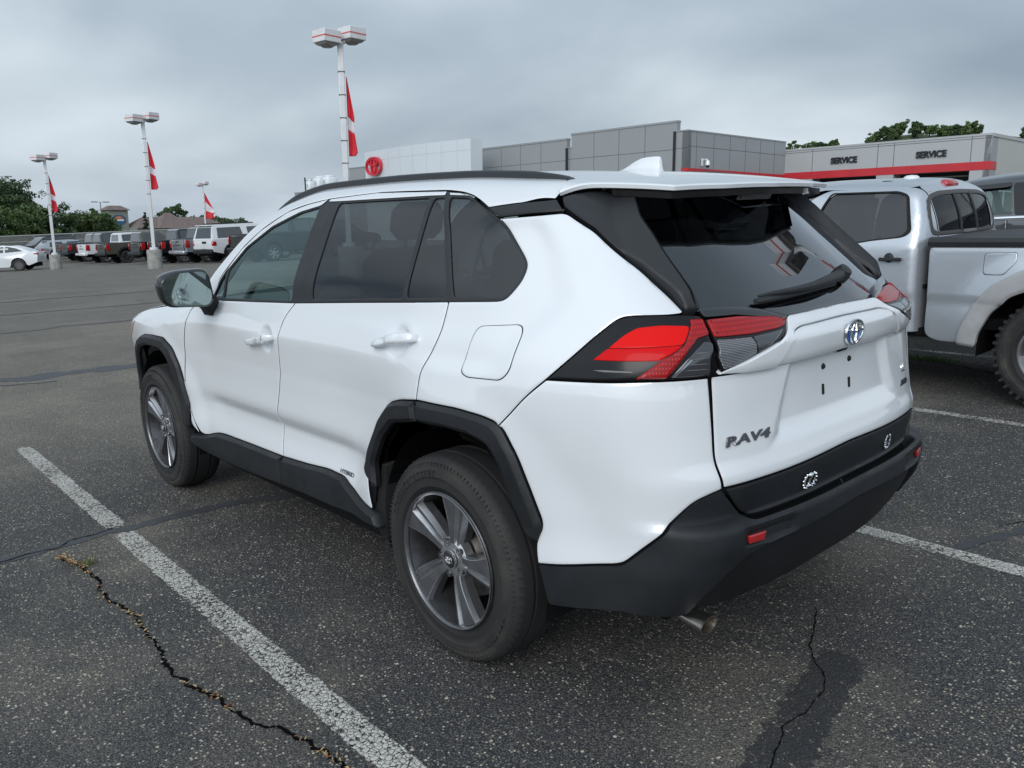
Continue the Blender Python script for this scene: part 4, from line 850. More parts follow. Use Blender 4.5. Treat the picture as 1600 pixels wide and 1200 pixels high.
hp('grille', [(-.55, .90), (-.62, .72), (-.45, .52), (.45, .52), (.62, .72), (.55, .90)], m_clad, chart='front', sp=.04, h=.010)
hp('lower_grille', [(-.60, .46), (-.5, .36), (.5, .36), (.60, .46)], m_clad, chart='front', sp=.04, h=.012)
for s in (1, -1): hp('headlight', [(s*.50, .88), (s*.74, .90), (s*.76, .80), (s*.52, .80)], m_clear, chart='front', sp=.03, h=.008)
hp('headlight', [(3.02, .955), (3.22, .915), (3.30, .845), (3.24, .83), (3.12, .87)], M('headlight_corner', (.45, .30, .27), .12, coat=1), sp=.02, h=.004, mirror=True)
def spp(name, poly, mat, **k): return HSP.panel(name, poly, mat, k.pop('parent', hero), chart='top', **k)
sp_ = [(-.114, 0), (-.124, .25), (-.154, .41), (-.194, .48), (-.240, .548), (-.274, .610), (-.280, .634, .008), (-.36, .570), (-.47, .510), (-.578, .452, .008), (-.625, .25), (-.640, 0)]
spf = sp_+[(p[0], -p[1])+tuple(p[2:]) for p in sp_[1:-1][::-1]]
spoiler = spp('roof_spoiler', spf, m_white, steps=[(.006, .002), (.0015, -.002), (.0015, -.013), (.008, -.016)], sp=.02, rc=.03)[0]
spu = [(-.34, 0), (-.33, .50), (-.40, .52), (-.47, .490), (-.565, .440, .012), (-.610, .25), (-.626, 0)]
spp('spoiler_underside', spu+[(p[0], -p[1])+tuple(p[2:]) for p in spu[1:-1][::-1]], m_gloss, parent=spoiler, h=-.020, depth=.02, sp=.03)
b3 = MB(); 
p3 = HB.at(HB.uc-.03, 1.500)
for k in range(12): b3.box(-.086+k*.0145, -.086+k*.0145+.012, -.008, .008, -.004, .004, frame((-.565, 0, 1.505), (0, -1, 0), (-.5, 0, .86), (-.86, 0, -.5)))
b3.box(-.095, .095, -.014, .014, -.008, -.004, frame((-.565, 0, 1.505), (0, -1, 0), (-.5, 0, .86), (-.86, 0, -.5)))
b3.build('high_brake_light', M('brake_light_lens', (.12, .11, .12), .25, coat=1), spoiler)
# --- roof rails
for s in (1, -1):
    xs = np.linspace(1.66, -.27, 40); yb = np.interp(xs, [-.3, .2, 1.0, 1.66], [.520, .530, .540, .590])
    g = HB.map(np.stack([xs, yb], 1), 'top'); V = []; Fc = []
    for i, (x, y, z) in enumerate(g):
        t = i/39; e = min(1, min(t, 1-t)*9)**.6; hgt = .002+.021*e; w = .007+.004*e
        ring_ = [(-w, -.012), (w, -.012), (w*1.05, hgt*.4), (w*.9, hgt*.82), (w*.45, hgt), (-w*.45, hgt), (-w*.9, hgt*.82), (-w*1.05, hgt*.4)]
        V += [(x, s*(y+a), z+b) for a, b in ring_]
    for i in range(39):
        for k in range(8): f = (i*8+k, i*8+(k+1) % 8, i*8+8+(k+1) % 8, i*8+8+k); Fc.append(f)
    Fc += [tuple(range(8)), tuple(range(39*8+7, 39*8-1, -1))]
    recalc(mesh_obj('roof_rail', V, Fc, M('roof_rail_black', (.028, .030, .034), .33, spec=.5), hero, 40))
# --- shark fin
V = []; Fc = []; n = 30
for i in range(n):
    t = i/(n-1); x = .022-.205*t; hh = .053*float(pw(t, [0, .08, .2, .38, .55, .72, .90, .965, 1.0], [.0, .06, .26, .62, .86, .96, 1.0, .97, .04])); w = .030*float(np.interp(t, [0, .12, .5, .9, 1.], [.15, .55, 1, .95, .8]))
    zb = float(HB.map([(x, 0)], 'top')[0][2])-.003
    for a, b in ((-1, 0), (-.72, .10), (-.42, .40), (-.22, .88), (0, 1), (.22, .88), (.42, .40), (.72, .10), (1, 0)): V.append((x, a*w, zb+b*hh+.002))
for i in range(n-1):
    for k in range(8): Fc.append((i*9+k, i*9+k+1, i*9+10+k, i*9+9+k))
Fc.append(tuple(range((n-1)*9, n*9)))
recalc(mesh_obj('shark_fin_antenna', V, Fc, m_white, hero, 50))
# --- inner shell, floor, wheel wells
def arcpoly(cx_, r, z0): return [(cx_+r*math.cos(t), .36+r*math.sin(t)) for t in np.linspace(math.radians(-5), math.radians(185), 14)]+[(cx_-r, z0), (cx_+r, z0)]
sh = [(3.30, .34), (3.30, 1.02), (2.3, 1.06), (1.9, 1.10), (.5, 1.15), (-.70, 1.17), (-.80, 1.14), (-1.35, 1.14), (-1.35, .36), (-.72, .37), (-.45, .36)]
shp = sh[:8]+[(-1.35, .37), (-.72, .38), (-.47, .38), (-.46, .45), (-.40, .66), (-.30, .78), (-.12, .83), (.12, .83), (.30, .78), (.42, .66), (.50, .40), (.6, .34), (2.1, .33), (2.22, .40), (2.27, .60), (2.38, .76), (2.55, .83), (2.80, .83), (3.0, .76), (3.10, .60), (3.14, .36)]
seamb = [(3.28, .44), (3.28, .90), (2.9, .99), (2.3, 1.03), (1.9, 1.10), (1.4, 1.12), (.5, 1.16), (.0, 1.19), (-.20, 1.20), (-.23, 1.32), (-.10, 1.44), (-.36, 1.46), (-.50, 1.41), (-.66, 1.31), (-.74, 1.21), (-.80, 1.18), (-.83, .9), (-.83, .70), (-.72, .60), (-.60, .47), (-.47, .42), (-.46, .50), (-.40, .66), (-.30, .78), (-.12, .84), (.12, .84), (.30, .78), (.42, .66), (.46, .44), (.6, .40), (2.1, .38), (2.19, .42), (2.27, .60), (2.38, .76), (2.55, .83), (2.80, .83), (3.0, .76), (3.10, .60), (3.14, .44)]
hp('seam_backing', seamb, m_in, h=-.0115, sheet=True, sp=.032, mirror=True, rc=0)
hp('inner_body', shp, m_in, h=-.050, sheet=True, sp=.06, mirror=True, rc=0)
fl = MB(); fl.box(-.66, 3.35, -.60, .60, .26, .32); fl.box(.48, 2.20, -.80, .80, .24, .36); fl.box(-.60, 3.1, -.64, .64, .93, .95); fl.box(2.2, 2.24, -.72, .72, .3, 1.0)
for cxw in (0., 2.69):
    for s in (1, -1):
        pts = [(cxw+.43*math.cos(t), .37+.43*math.sin(t)) for t in np.linspace(-.25, math.pi+.25, 22)]
        for a, b in zip(pts, pts[1:]): fl.add([(a[0], s*.50, a[1]), (b[0], s*.50, b[1]), (b[0], s*.875, b[1]), (a[0], s*.875, a[1])], [(0, 1, 2, 3)])
        fl.add([(p[0], s*.52, p[1]) for p in pts], [tuple(range(22))])
fl.build('underbody', m_in, hero)
# mud guard edge and dirt in the rear wheel well
hp('mud_guard', [(.50, .43), (.425, .60), (.395, .60), (.415, .30), (.44, .285), (.475, .30)], m_rub, h=-.02, mirror=True, steps=[(.004, 0), (.001, -.004), (.001, -.16)], rc=.01)
# --- exhaust tip
ex = MB(); T = Matrix.Translation((-.805, .645, .332)) @ Matrix.Rotation(math.radians(-97), 4, 'Y') @ Matrix.Diagonal((.66, .92, .9, 1))
ex.lathe([(.030, -.17), (.032, -.05), (.040, .03), (.043, .042), (.038, .042), (.034, .02), (.028, -.10)], 28, 'z', T)
recalc(ex.build('exhaust_tip', M('exhaust_steel', (.45, .42, .38), .28, metal=1, var=.2), hero, 40))
ex = MB(); ex.tube([(-.66, .645, .33), (-.4, .60, .33), (-.2, .5, .32)], .026); ex.box(-.62, -.30, -.30, .40, .26, .40, bev=.04); ex.build('exhaust_pipe', M('dark_steel', (.06, .055, .05), .6, metal=.6), hero, 50)
# --- door handles
for nm, (u0, v0), (u1, v1), dr in (('f', (1.455, .962), (1.195, 1.004), fdoor), ('r', (.398, 1.042), (.150, 1.086), rdoor)):
    for s in (0, 1):
        um, vm = (u0+u1)/2, (v0+v1)/2
        cup = [(um-.045+.07*math.cos(a), vm+.004+.060*math.sin(a)) for a in np.linspace(0, 2*math.pi, 17)[:-1]]
        m = MB(); V = []; Fc = []; K = 14
        for i in range(K+1):
            t = i/K; u = u0+(u1-u0)*t; v = v0+(v1-v0)*t; p, tt, up, nn = HB.at(u, v); e = min(1., t*5, (1-t)*9)**.5
            out_ = .004+.024*e+float(dent_h(u, v)); w = (.011+.008*min(1, t*1.6)**.7)*(.6+.4*e)
            for a in range(10):
                th = 2*math.pi*a/10; q = p+up*(w*math.copysign(abs(math.cos(th))**.7, math.cos(th)))+nn*(out_+.010*math.copysign(abs(math.sin(th))**.7, math.sin(th))); V.append((q.x, -q.y if s else q.y, q.z))
        for i in range(K):
            for a in range(10): Fc.append((i*10+a, i*10+(a+1) % 10, i*10+10+(a+1) % 10, i*10+10+a))
        Fc += [tuple(range(9, -1, -1)), tuple(range(K*10, K*10+10))]
        recalc(mesh_obj('door_handle', V, Fc, m_white, dr[s], 60))
    p, tt, up, nn = HB.at(u1+.028 if nm == 'f' else u1, v1-.003)
p, tt, up, nn = HB.at(1.240, .998); k_ = MB(); k_.lathe([(0, .0465), (.007, .0465), (.008, .043)], 14, 'z', frame(p, tt, up, nn)); k_.build('keyhole', m_in, fdoor[0])
# --- door mirror
mo = [(.905, 1.145), (.920, 1.268), (.945, 1.288), (1.07, 1.284), (1.135, 1.262), (1.150, 1.225), (1.140, 1.150), (1.11, 1.120), (.93, 1.108)]
mp = resample(np.array(round_poly(mo, .03)), .012); cen = mp.mean(0)
for s in (1, -1):
    V = []; Fc = []; n = len(mp)
    mb = 1.755
    prof = [(-.012, .90), (-.004, .97), (.008, 1.0), (.035, 1.0), (.065, .94), (.095, .80), (.115, .55), (.122, .2)]
    for dx, k in prof:
        for q in mp: y, z = cen+(q-cen)*k; V.append((mb+dx+(1.02-y)*-.12, s*y, z+dx*.12))
    for i in range(len(prof)-1):
        for j in range(n): Fc.append((i*n+j, i*n+(j+1) % n, i*n+n+(j+1) % n, i*n+n+j))
    Fc.append(tuple(range((len(prof)-1)*n, len(prof)*n)))
    mir = recalc(mesh_obj('door_mirror', V, Fc, M('mirror_black', (.012, .013, .015), .22, coat=.4), hero, 50))
    q2 = [(mb-.008+(1.02-(cen+(q-cen)*.90)[0])*-.12, s*(cen+(q-cen)*.90)[0], (cen+(q-cen)*.90)[1]) for q in mp]
    o = mesh_obj('mirror_glass', q2, [tuple(range(n)) if s < 0 else tuple(range(n-1, -1, -1))], M('mirror_glass', (.26, .32, .31), .02, metal=1), mir)
    ft = MB(); ft.prism([(1.90, .868), (1.78, .868), (1.76, .935), (1.79, .955), (1.90, .945)], 0, 1, 'z')
    V = []
    lv = [(1.055, 1.95, 1.86, .862, .892), (1.085, 1.95, 1.845, .862, .905), (1.125, 1.93, 1.80, .868, .95), (1.16, 1.89, 1.77, .89, 1.0)]
    for z, xa, xb, ya, yb in lv: V += [(xa, s*ya, z), (xa-.02, s*yb, z), (xb, s*yb, z), (xb-.01, s*ya, z)]
    Fc = [(0, 1, 2, 3), (15, 14, 13, 12)]+[(i*4+j, i*4+4+j, i*4+4+(j+1) % 4, i*4+(j+1) % 4) for i in range(3) for j in range(4)]
    fo = recalc(mesh_obj('mirror_foot', V, Fc, m_matte, mir, 50))
# --- rear wiper
wp = MB()
def rgp(u, v, h): return HB.at(u, v, h=h)[0]
wp.tube([rgp(-1.53+(.52*t), 1.232-.022*t-.012*math.sin(t*3.14), .014+.016*math.sin(t*3.14)**.5) for t in np.linspace(0, 1, 12)], [.019, .019, .018, .017, .015, .013, .011, .010, .009, .008, .006, .004], 8)
wp.tube([rgp(-1.44+(.45*t), 1.214-.014*t, .010) for t in np.linspace(0, 1, 12)], .009, 6)
wp.lathe([(0, .045), (.022, .042), (.028, .02), (.028, 0)], 16, 'z', frame(*[HB.at(-1.515, 1.232)[i] for i in (0, 1, 2, 3)]))
wp.build('wiper', m_matte, tailgate, 50)
# --- marks on the tailgate
p, tt, up, nn = HB.at(HB.uc-.012, 1.083, h=.006)
emblem(frame(p, tt, up, nn), .058, .040, .006, m_chrome, tailgate, M('blue_badge', (.01, .09, .32), .15, coat=1))
def badge(txt, u, v, size, mt, parent, sx=1., shear=0., bold=0.0, h=.001, flip=False, depth=.0015, space=1.):
    p, tt, up, nn = HB.at(u, v, h=h)
    return text_mesh(txt, size, depth, mt, parent, frame(p, tt, up, nn), sx=sx, shear=shear, bold=bold, space=space)
m_badge = M('badge_metal', (.26, .265, .28), .28, metal=.9)
badge('RAV4', -.884, .847, .036, m_badge, tailgate, sx=2.05, shear=.16, bold=.0013, space=1.0, depth=.0022)
badge('LE', 2*HB.uc+.885, .888, .036, m_chrome, tailgate, sx=1.2, bold=.0006); badge('AWD', 2*HB.uc+.885, .838, .026, M('badge_dark', (.07, .08, .11), .3, metal=.8), tailgate, sx=1.3, bold=.0008)
badge('HYBRID', .700, .500, .024, m_badge, rdoor[0], sx=1.3, shear=.1, bold=.0004, h=.001)
# plate mount: two screws, two slots, handle switch
for u, v, k in ((-1.262, .985, 0), (-1.430, .985, 0), (-1.262, .915, 1), (-1.430, .910, 1)):
    p, tt, up, nn = HB.at(u, v, h=-.021); Fm = frame(p, tt, up, nn)
    pm = MB()
    if k == 0: pm.lathe([(0, .007), (.006, .006), (.010, .001), (.010, -.004)], 12, 'z', Fm)
    else: pm.box(-.0055, .0055, -.016, .016, -.002, .003, Fm)
    pm.build(('plate_screw', 'plate_slot')[k], m_rub, tailgate)
pm = MB()
p, tt, up, nn = HB.at(-1.36, 1.028, h=-.018); pm.box(-.028, .028, -.012, .004, -.004, .012, frame(p, tt, up, nn))
pm.build('latch_button', m_rub, tailgate)
# two chrome stickers on the black trim: crossed rings with a ball, and an open wreath
p, tt, up, nn = HB.at(-1.115, .668, h=.004); Fm = frame(p, tt, up, nn) @ Matrix.Diagonal((.86, .86, .8, 1)); st_ = MB()
for sx_ in (-1, 1):
    st_.tube([(sx_*.017+.016*math.cos(a), -.001+.021*math.sin(a), .002) for a in np.linspace(0, 2*math.pi, 19)[:-1]], .0042, 6, closed=True, T=Fm)
    for a in np.linspace(-2.2, 2.0, 8): c_ = Vector((sx_*(.019+.022*math.cos(a)), -.001+.025*math.sin(a), .003)); st_.lathe([(0, .005), (.0035, .003), (.0045, 0)], 8, 'z', Fm @ Matrix.Translation(c_))
st_.lathe([(0, .010), (.006, .009), (.010, .004), (.011, 0)], 14, 'z', Fm @ Matrix.Translation((0, .018, .002))); st_.build('chrome_sticker', m_chrome, tailgate, 60)
p, tt, up, nn = HB.at(-1.643, .668, h=.004); Fm = frame(p, tt, up, nn) @ Matrix.Diagonal((.86, .86, .8, 1)); st_ = MB()
for sx_ in (-1, 1):
    st_.tube([(sx_*(.004+.022*math.cos(a)), .002+.026*math.sin(a), .002) for a in np.linspace(-1.5, 1.15, 12)], [.003]*6+[.004]*5+[.001], 6, T=Fm)
    for a in np.linspace(-1.3, 1.1, 8): st_.lathe([(0, .004), (.0045, .003), (.006, 0)], 7, 'z', Fm @ Matrix.Translation((sx_*(.002+.024*math.cos(a)), .002+.028*math.sin(a), .002)))
st_.box(-.020, .020, -.006, .004, 0, .006, Fm); st_.box(-.012, .012, -.018, -.009, 0, .005, Fm); st_.build('chrome_sticker', m_chrome, tailgate, 60)

# --- wheels
m_tyre = (lambda n: n)(None)
def tyre_mat(name, dust=.5):
    n = N(name); sp = n.n('ShaderNodeSeparateXYZ'); n.L(n.co(), sp.inputs[0])
    r = n.math('SQRT', n.math('ADD', n.math('MULTIPLY', sp.outputs[0], sp.outputs[0]), n.math('MULTIPLY', sp.outputs[2], sp.outputs[2])))
    band = n.math('MULTIPLY', n.step(r, .255, .31), n.step(r, .352, .335)); f = n.math('MULTIPLY', band, n.math('MULTIPLY_ADD', n.step(n.noise(6, 4, .6), .35, .7), dust, .12))
    n.set('Base Color', n.mix(f, (.020, .020, .021), (.066, .062, .054))); n.set('Roughness', .72); n.set('Specular IOR Level', .35)
    an = n.math('ARCTAN2', sp.outputs[2], sp.outputs[0]); cv = n.n('ShaderNodeCombineXYZ'); n.L(n.math('MULTIPLY', an, 26.), cv.inputs[0]); n.L(n.math('MULTIPLY', r, 120.), cv.inputs[1])
    blk = n.math('GREATER_THAN', n.vor(1., 'Distance', 'F1', cv.outputs[0], .55), .42); arc = n.math('GREATER_THAN', n.math('SINE', n.math('MULTIPLY', an, 2.)), -.25); inb = n.math('MULTIPLY', n.step(r, .283, .286), n.step(r, .312, .309))
    rb_ = n.math('MULTIPLY', n.math('MULTIPLY', blk, arc), inb); ribs = n.math('MULTIPLY', n.math('GREATER_THAN', n.math('SINE', n.math('MULTIPLY', an, 150.)), .2), n.math('MULTIPLY', n.step(r, .325, .327), n.step(r, .342, .340)))
    b1 = n.bump(n.math('ADD', rb_, n.math('MULTIPLY', ribs, .6)), .003, .8); n.bump(n.noise(140, 3, .6), .0008, .5, prev=b1); MATS[name] = n.m; return n.m
m_tyre = tyre_mat('tyre_rubber')
def make_tyre(R, rr, w, mat, parent, lugs=72, name='tyre', deep=.007):
    """turned sidewalls with moulded rings; tread blocks between grooves. axis y, outer side +y"""
    m = MB(); hw = w/2; sh_ = []
    seg = 144
    prof = [(rr-.006, -hw*.80), (rr+.010, -hw*.90), (rr+.03, -hw*.97), (R*.82, -hw*1.02), (R-.040, -hw*.97), (R-.016, -hw*.88), (R-.006, -hw*.78)]
    tread = []
    for g in (-.50, -.17, .17, .50): tread += [(R-.001, (g-.035)*w), (R-deep, (g-.03)*w), (R-deep, (g+.03)*w), (R-.001, (g+.035)*w)] if abs(g) < .4 else []
    top = [(R-.003, -hw*.70)]+tread+[(R-.003, hw*.70)]
    side = [(R-.006, hw*.78), (R-.016, hw*.88), (R-.030, hw*.945), (R-.034, hw*.975), (R-.040, hw*.975), (R-.043, hw*.985), (R*.83, hw*1.02), (R*.80, hw*1.035), (R*.79, hw*1.02), (rr+.035, hw*1.0), (rr+.030, hw*1.015), (rr+.022, hw*1.01), (rr+.018, hw*.97), (rr+.004, hw*.90), (rr-.004, hw*.84)]
    P_ = prof+top+side; n = len(P_); V = []; Fc = []; ish = [i for i, q in enumerate(P_) if q[0] > R-.018 and abs(q[1]) > hw*.66]
    for k in range(seg):
        th = 2*math.pi*k/seg; cut = (k % 2 == 0)
        for i, (r, h) in enumerate(P_):
            if i in ish and cut: r -= .005
            V.append((r*math.cos(th), h, r*math.sin(th)))
    for k in range(seg):
        j = (k+1) % seg
        for i in range(n-1): Fc.append((k*n+i, k*n+i+1, j*n+i+1, j*n+i))
    o = mesh_obj(name, V, Fc, mat, parent, 28); return o
m_rim_d = M('rim_grey', (.135, .138, .146), .34, metal=.6, coat=.25, var=.12, vs=20, coat_r=.12)
m_rim_l = M('rim_machined', (.50, .505, .52), .30, metal=.85, var=.12, vs=20)
m_rim_in = M('rim_barrel', (.10, .10, .105), .36, metal=.8, var=.3, vs=9)
def make_wheel(parent, loc, rot, flip=False):
    w = bpy.data.objects.new('wheel', None); C.objects.link(w); w.parent = parent; w.location = loc; w.rotation_euler = (0, rot, math.pi if flip else 0)
    make_tyre(.360, .232, .222, m_tyre, w)
    m = MB(); r = random.Random(5)      # moulded sidewall marks, too small and worn to read
    for a0, n_ in ((200, 13), (20, 15)):
        a = a0
        for _ in range(n_):
            wd = r.uniform(2.2, 4.2)
            for da, r0, r1, wb in r.choice((((0, .288, .310, .0028), (wd*.6, .288, .310, .0028), (wd*.3, .297, .300, .010)), ((0, .288, .310, .0028), (wd*.35, .288, .291, .010), (wd*.35, .307, .310, .010)), ((wd*.2, .288, .310, .0028), (wd*.35, .307, .310, .013)))):
                T = Matrix.Rotation(-math.radians(a+da), 4, 'Y'); m.box(r0, r1, .1118, .1160, -wb/2, wb/2, T)
            a += wd+1.4
    for k in range(120):
        T = Matrix.Rotation(2*math.pi*k/120, 4, 'Y'); m.box(.326, .337, .1045, .1088, -.0014, .0014, T)
    m.build('sidewall_relief', m_tyre, w)
    m = MB(); m.lathe([(.236, .100), (.236, .106), (.232, .109), (.228, .104), (.226, .092), (.214, .06), (.206, .0), (.206, -.10), (.23, -.105)], 72, 'y'); recalc(m.build('rim_barrel', m_rim_in, w, 40))
    m = MB(); m.lathe([(.2305, .108), (.2345, .1145), (.2315, .1165), (.227, .112), (.224, .103), (.226, .098)], 72, 'y'); recalc(m.build('rim_lip', m_rim_d, w, 50))
    b = MB(); b.lathe([(0, -.01), (.15, -.01), (.155, -.004), (.155, .004), (.09, .008), (.075, .035), (0, .035)], 40, 'y'); b.box(-.16, -.09, -.03, .03, -.06, .06); recalc(b.build('brake_disc', M('brake_steel', (.16, .15, .14), .4, metal=.8, var=.3, vs=20), w, 40))
    sm = MB()
    for k in range(5):
        a0 = math.radians(90+16+72*k); rs_ = [.044, .075, .105, .145, .180, .205, .2255]
        # (width left, face right, right groove) by radius; height of face
        wl_ = [.024, .024, .028, .040, .054, .066, .076]; wr_ = [.022, .026, .034, .042, .047, .050, .052]; fh = [.080, .089, .093, .097, .101, .104, .105]
        sec = []
        for r, a, b_, h in zip(rs_, wl_, wr_, fh):
            sec.append([(-a, h-.050), (-a*.97, h-.018), (-a*.90, h-.001), (-a*.84, h), (b_*.05, h), (b_*.22, h-.014), (b_*.46, h-.017), (b_*.62, h-.003), (b_*.78, h-.004), (b_*.97, h-.024), (b_, h-.055)])
        nS = len(sec[0]); V = []; rr0 = rs_; rs_ = list(np.linspace(.044, .2255, 22)); A_ = np.array(sec)
        sec = np.stack([np.stack([pw(rs_, rr0, A_[:, j, c]) for c in (0, 1)], -1) for j in range(nS)], 1)
        for r, s_ in zip(rs_, sec):
            for t, h in s_:
                rr_ = math.sqrt(max(r*r-t*t, 1e-6)); V.append((rr_*math.cos(a0)-t*math.sin(a0), h, rr_*math.sin(a0)+t*math.cos(a0)))
        for i in range(len(rs_)-1):
            for j in range(nS-1):
                sm.cm = 1 if j in (1, 2, 4, 6, 8) else 0
                sm.add([V[i*nS+j], V[i*nS+j+1], V[i*nS+nS+j+1], V[i*nS+nS+j]], [(0, 1, 2, 3)])
    sm.cm = 1; sm.lathe([(.074, .045), (.072, .076), (.060, .084), (.040, .086), (.0, .086)], 40, 'y')
    for k in range(5):
        a = math.radians(90+16+36+72*k); sm.cm = 2; sm.lathe([(.0, .066), (.011, .066), (.014, .089), (.0145, .088)], 16, 'y', Matrix.Translation((.0575*math.cos(a), .0, .0575*math.sin(a))))
        sm.cm = 3; sm.lathe([(0, .090), (.006, .089), (.0095, .082), (.0095, .06)], 6, 'y', Matrix.Translation((.0575*math.cos(a), 0, .0575*math.sin(a))))
    o = recalc(sm.build('spokes', [m_rim_d, m_rim_l, m_rim_d, M('lug_steel', (.55, .55, .56), .25, metal=1)], w, 28))
    cp = MB(); cp.lathe([(0, .0985), (.026, .098), (.030, .095), (.033, .088), (.033, .08)], 32, 'y'); c_ = cp.build('centre_cap', M('cap_black', (.018, .018, .02), .25, coat=.6), w, 50); recalc(c_)
    cr_ = MB(); cr_.lathe([(.0305, .094), (.0305, .0965), (.0335, .0965), (.0335, .09)], 32, 'y'); cr_.build('cap_ring', m_rim_l, w, 50)
    emblem(frame((0, .0985, 0), (-math.cos(math.radians(-rot*0)), 0, 0), (0, 0, 1), (0, 1, 0)), .019, .013, .0015, m_chrome, w, seg=24)
    for txt, ang, sz in (('CROSS TERRAIN', 250, .020), ('225/65R17', 70, .013)): pass
    return w
for x in (0., 2.69):
    make_wheel(hero, (x, .817, .358), 0.); make_wheel(hero, (x, -.817, .358), 0., True)
ax = MB(); ax.tube([(2.69, -.8, .34), (2.69, .8, .34)], .03); ax.build('front_axle', m_rub, hero); ax = MB(); ax.tube([(0, -.8, .34), (0, .8, .34)], .03); ax.box(-.12, .10, .50, .62, .2, .6); ax.tube([(.1, .66, .25), (.5, .62, .30)], .025); ax.build('rear_axle', m_rub, hero)
# --- cabin
def cushion(m, x0, x1, y0, y1, z0, z1, T=None, b=.05): m.box(x0, x1, y0, y1, z0, z1, T, bev=b)
for sx_, y0 in ((1.05, .36), (1.05, -.36)):
    m = MB(); cushion(m, sx_-.02, sx_+.48, y0-.25, y0+.25, .62, .80)
    Tb = Matrix.Translation((sx_, y0, .76)) @ Matrix.Rotation(math.radians(-17), 4, 'Y')
    cushion(m, -.07, .07, -.24, .24, 0, .62, Tb, .05); cushion(m, -.05, .05, -.13, .13, .66, .82, Tb, .04); m.tube([(0, .05, .6), (0, .05, .7)], .008, T=Tb); m.tube([(0, -.05, .6), (0, -.05, .7)], .008, T=Tb)
    m.build('front_seat', m_seat, hero, 50)
m = MB(); cushion(m, .10, .58, -.62, .62, .64, .80); Tb = Matrix.Translation((.10, 0, .76)) @ Matrix.Rotation(math.radians(-20), 4, 'Y'); cushion(m, -.07, .07, -.62, .62, 0, .58, Tb, .05)
for y0 in (-.38, .38): cushion(m, -.045, .045, -.13, .13, .56, .72, Tb, .035)
m.build('rear_seat', m_seat, hero, 50)
m = MB(); m.prism([(1.60, .80), (1.62, 1.02), (1.70, 1.09), (2.30, 1.10), (2.30, .6), (1.75, .6)], -.70, .70, 'y'); m.box(1.64, 1.68, -.13, .13, 1.06, 1.20, bev=.01); m.build('dashboard', m_dash, hero)
m = MB(); Tw = Matrix.Translation((1.44, .38, 1.03)) @ Matrix.Rotation(math.radians(-68), 4, 'Y')
m.tube([(.185*math.cos(a), .185*math.sin(a), 0) for a in np.linspace(0, 2*math.pi, 33)[:-1]], .016, 8, closed=True, T=Tw); m.box(-.05, .05, -.17, .17, -.012, .012, Tw, bev=.01); m.box(-.17, 0, -.03, .03, -.01, .01, Tw)
m.build('steering_wheel', M('wheel_leather', (.02, .02, .02), .45), hero, 50)
# ================================================================ other vehicles
def join(objs, name):
    V = []; Fc = []; o0 = objs[0]
    for o in objs:
        b = len(V); V += [tuple(v.co) for v in o.data.vertices]; Fc += [tuple(i+b for i in p.vertices) for p in o.data.polygons]
    r = mesh_obj(name, V, Fc, o0.data.materials[0], o0.parent, 50)
    for o in objs: bpy.data.objects.remove(o)
    return r
def far_wheel(parent, loc, R, w, rimr, mt, style=0, seg=28, flip=False, spokes=6):
    e = bpy.data.objects.new('wheel', None); C.objects.link(e); e.parent = parent; e.location = loc; e.rotation_euler = (0, 0, math.pi if flip else 0)
    m = MB(); m.lathe([(rimr, -w/2), (R-.03, -w/2), (R, -w*.36), (R, w*.36), (R-.03, w/2), (rimr+.02, w/2), (rimr, w*.46)], seg, 'y'); recalc(m.build('tyre', m_tyre, e, 50))
    m = MB(); m.lathe([(rimr+.004, w*.47), (rimr-.02, w*.45), (rimr-.03, .0), (0, .0)], seg, 'y')
    recalc(m.build('rim', M('far_rim_dark', (.02, .02, .022), .5), e, 40))
    m = MB(); m.lathe([(.0, w*.42), (.07, w*.42), (.075, w*.36)], 14, 'y'); m.lathe([(rimr-.018, w*.44), (rimr-.002, w*.48), (rimr+.004, w*.46)], seg, 'y')
    for k in range(spokes):
        a = 2*math.pi*k/spokes+.3; T = Matrix.Rotation(a, 4, 'Y'); m.prism([(.04, -.03), (rimr-.01, -.048), (rimr-.01, .048), (.04, .03)], 0, 1, 'z') if False else m.add([(.04, w*.42, -.03), (rimr-.012, w*.44, -.045), (rimr-.012, w*.44, .045), (.04, w*.42, .03), (.04, w*.3, -.035), (rimr-.012, w*.3, -.055), (rimr-.012, w*.3, .055), (.04, w*.3, .035)], [(0, 1, 2, 3), (0, 4, 5, 1), (2, 6, 7, 3)], T)
    recalc(m.build('spokes', mt, e, 40)); return e
m_silverp = car_paint('silver_paint', (.50, .535, .58), metal=.55, rough=.34, dirt=.45, dirtcol=(.28, .26, .22))
m_flare = M('flare_primer', (.36, .365, .37), .5, coat=.15, var=.10, vs=4, rv=.1)

# ---------------------------------------------------------------- silver pickup in the second bay
PX, PY = -.45, -4.76
truck = empty('silver_pickup', 'dented silver four-door pickup truck with open-topped bed cover parked two bays to the right', 'pickup truck', (PX, PY, 0))
truck['label'] = 'silver crew-cab pickup truck with black bed cover behind the white crossover on the right'
def Sp(x, z):
    y = pw(z, [.35, .45, .60, .72, .76, .95, 1.10, 1.18, 1.40, 1.52, 1.62, 1.7], [.78, .825, .835, .832, .842, .838, .832, .805, .715, .665, .575, .48])
    # creased door line, flared wheel arches blend outwards
    return y+.045*ss(.82, .50, np.hypot(x+.02, z-.38))*ss(1.15, .95, z)+.05*ss(.80, .50, np.hypot(x-3.2, z-.38))*ss(1.1, .9, z)-.06*np.maximum(0, x-3.3)**2
def Tc(x, y): return pw(x, [.80, .95, 1.3, 1.9, 2.3, 2.55, 3.05, 3.2, 4.0, 4.3], [1.56, 1.60, 1.635, 1.645, 1.62, 1.55, 1.16, 1.13, 1.05, .90])-pw(x, [.8, 2.4, 3.1, 4.3], [.06, .06, .05, .06])*(y/.6)**2
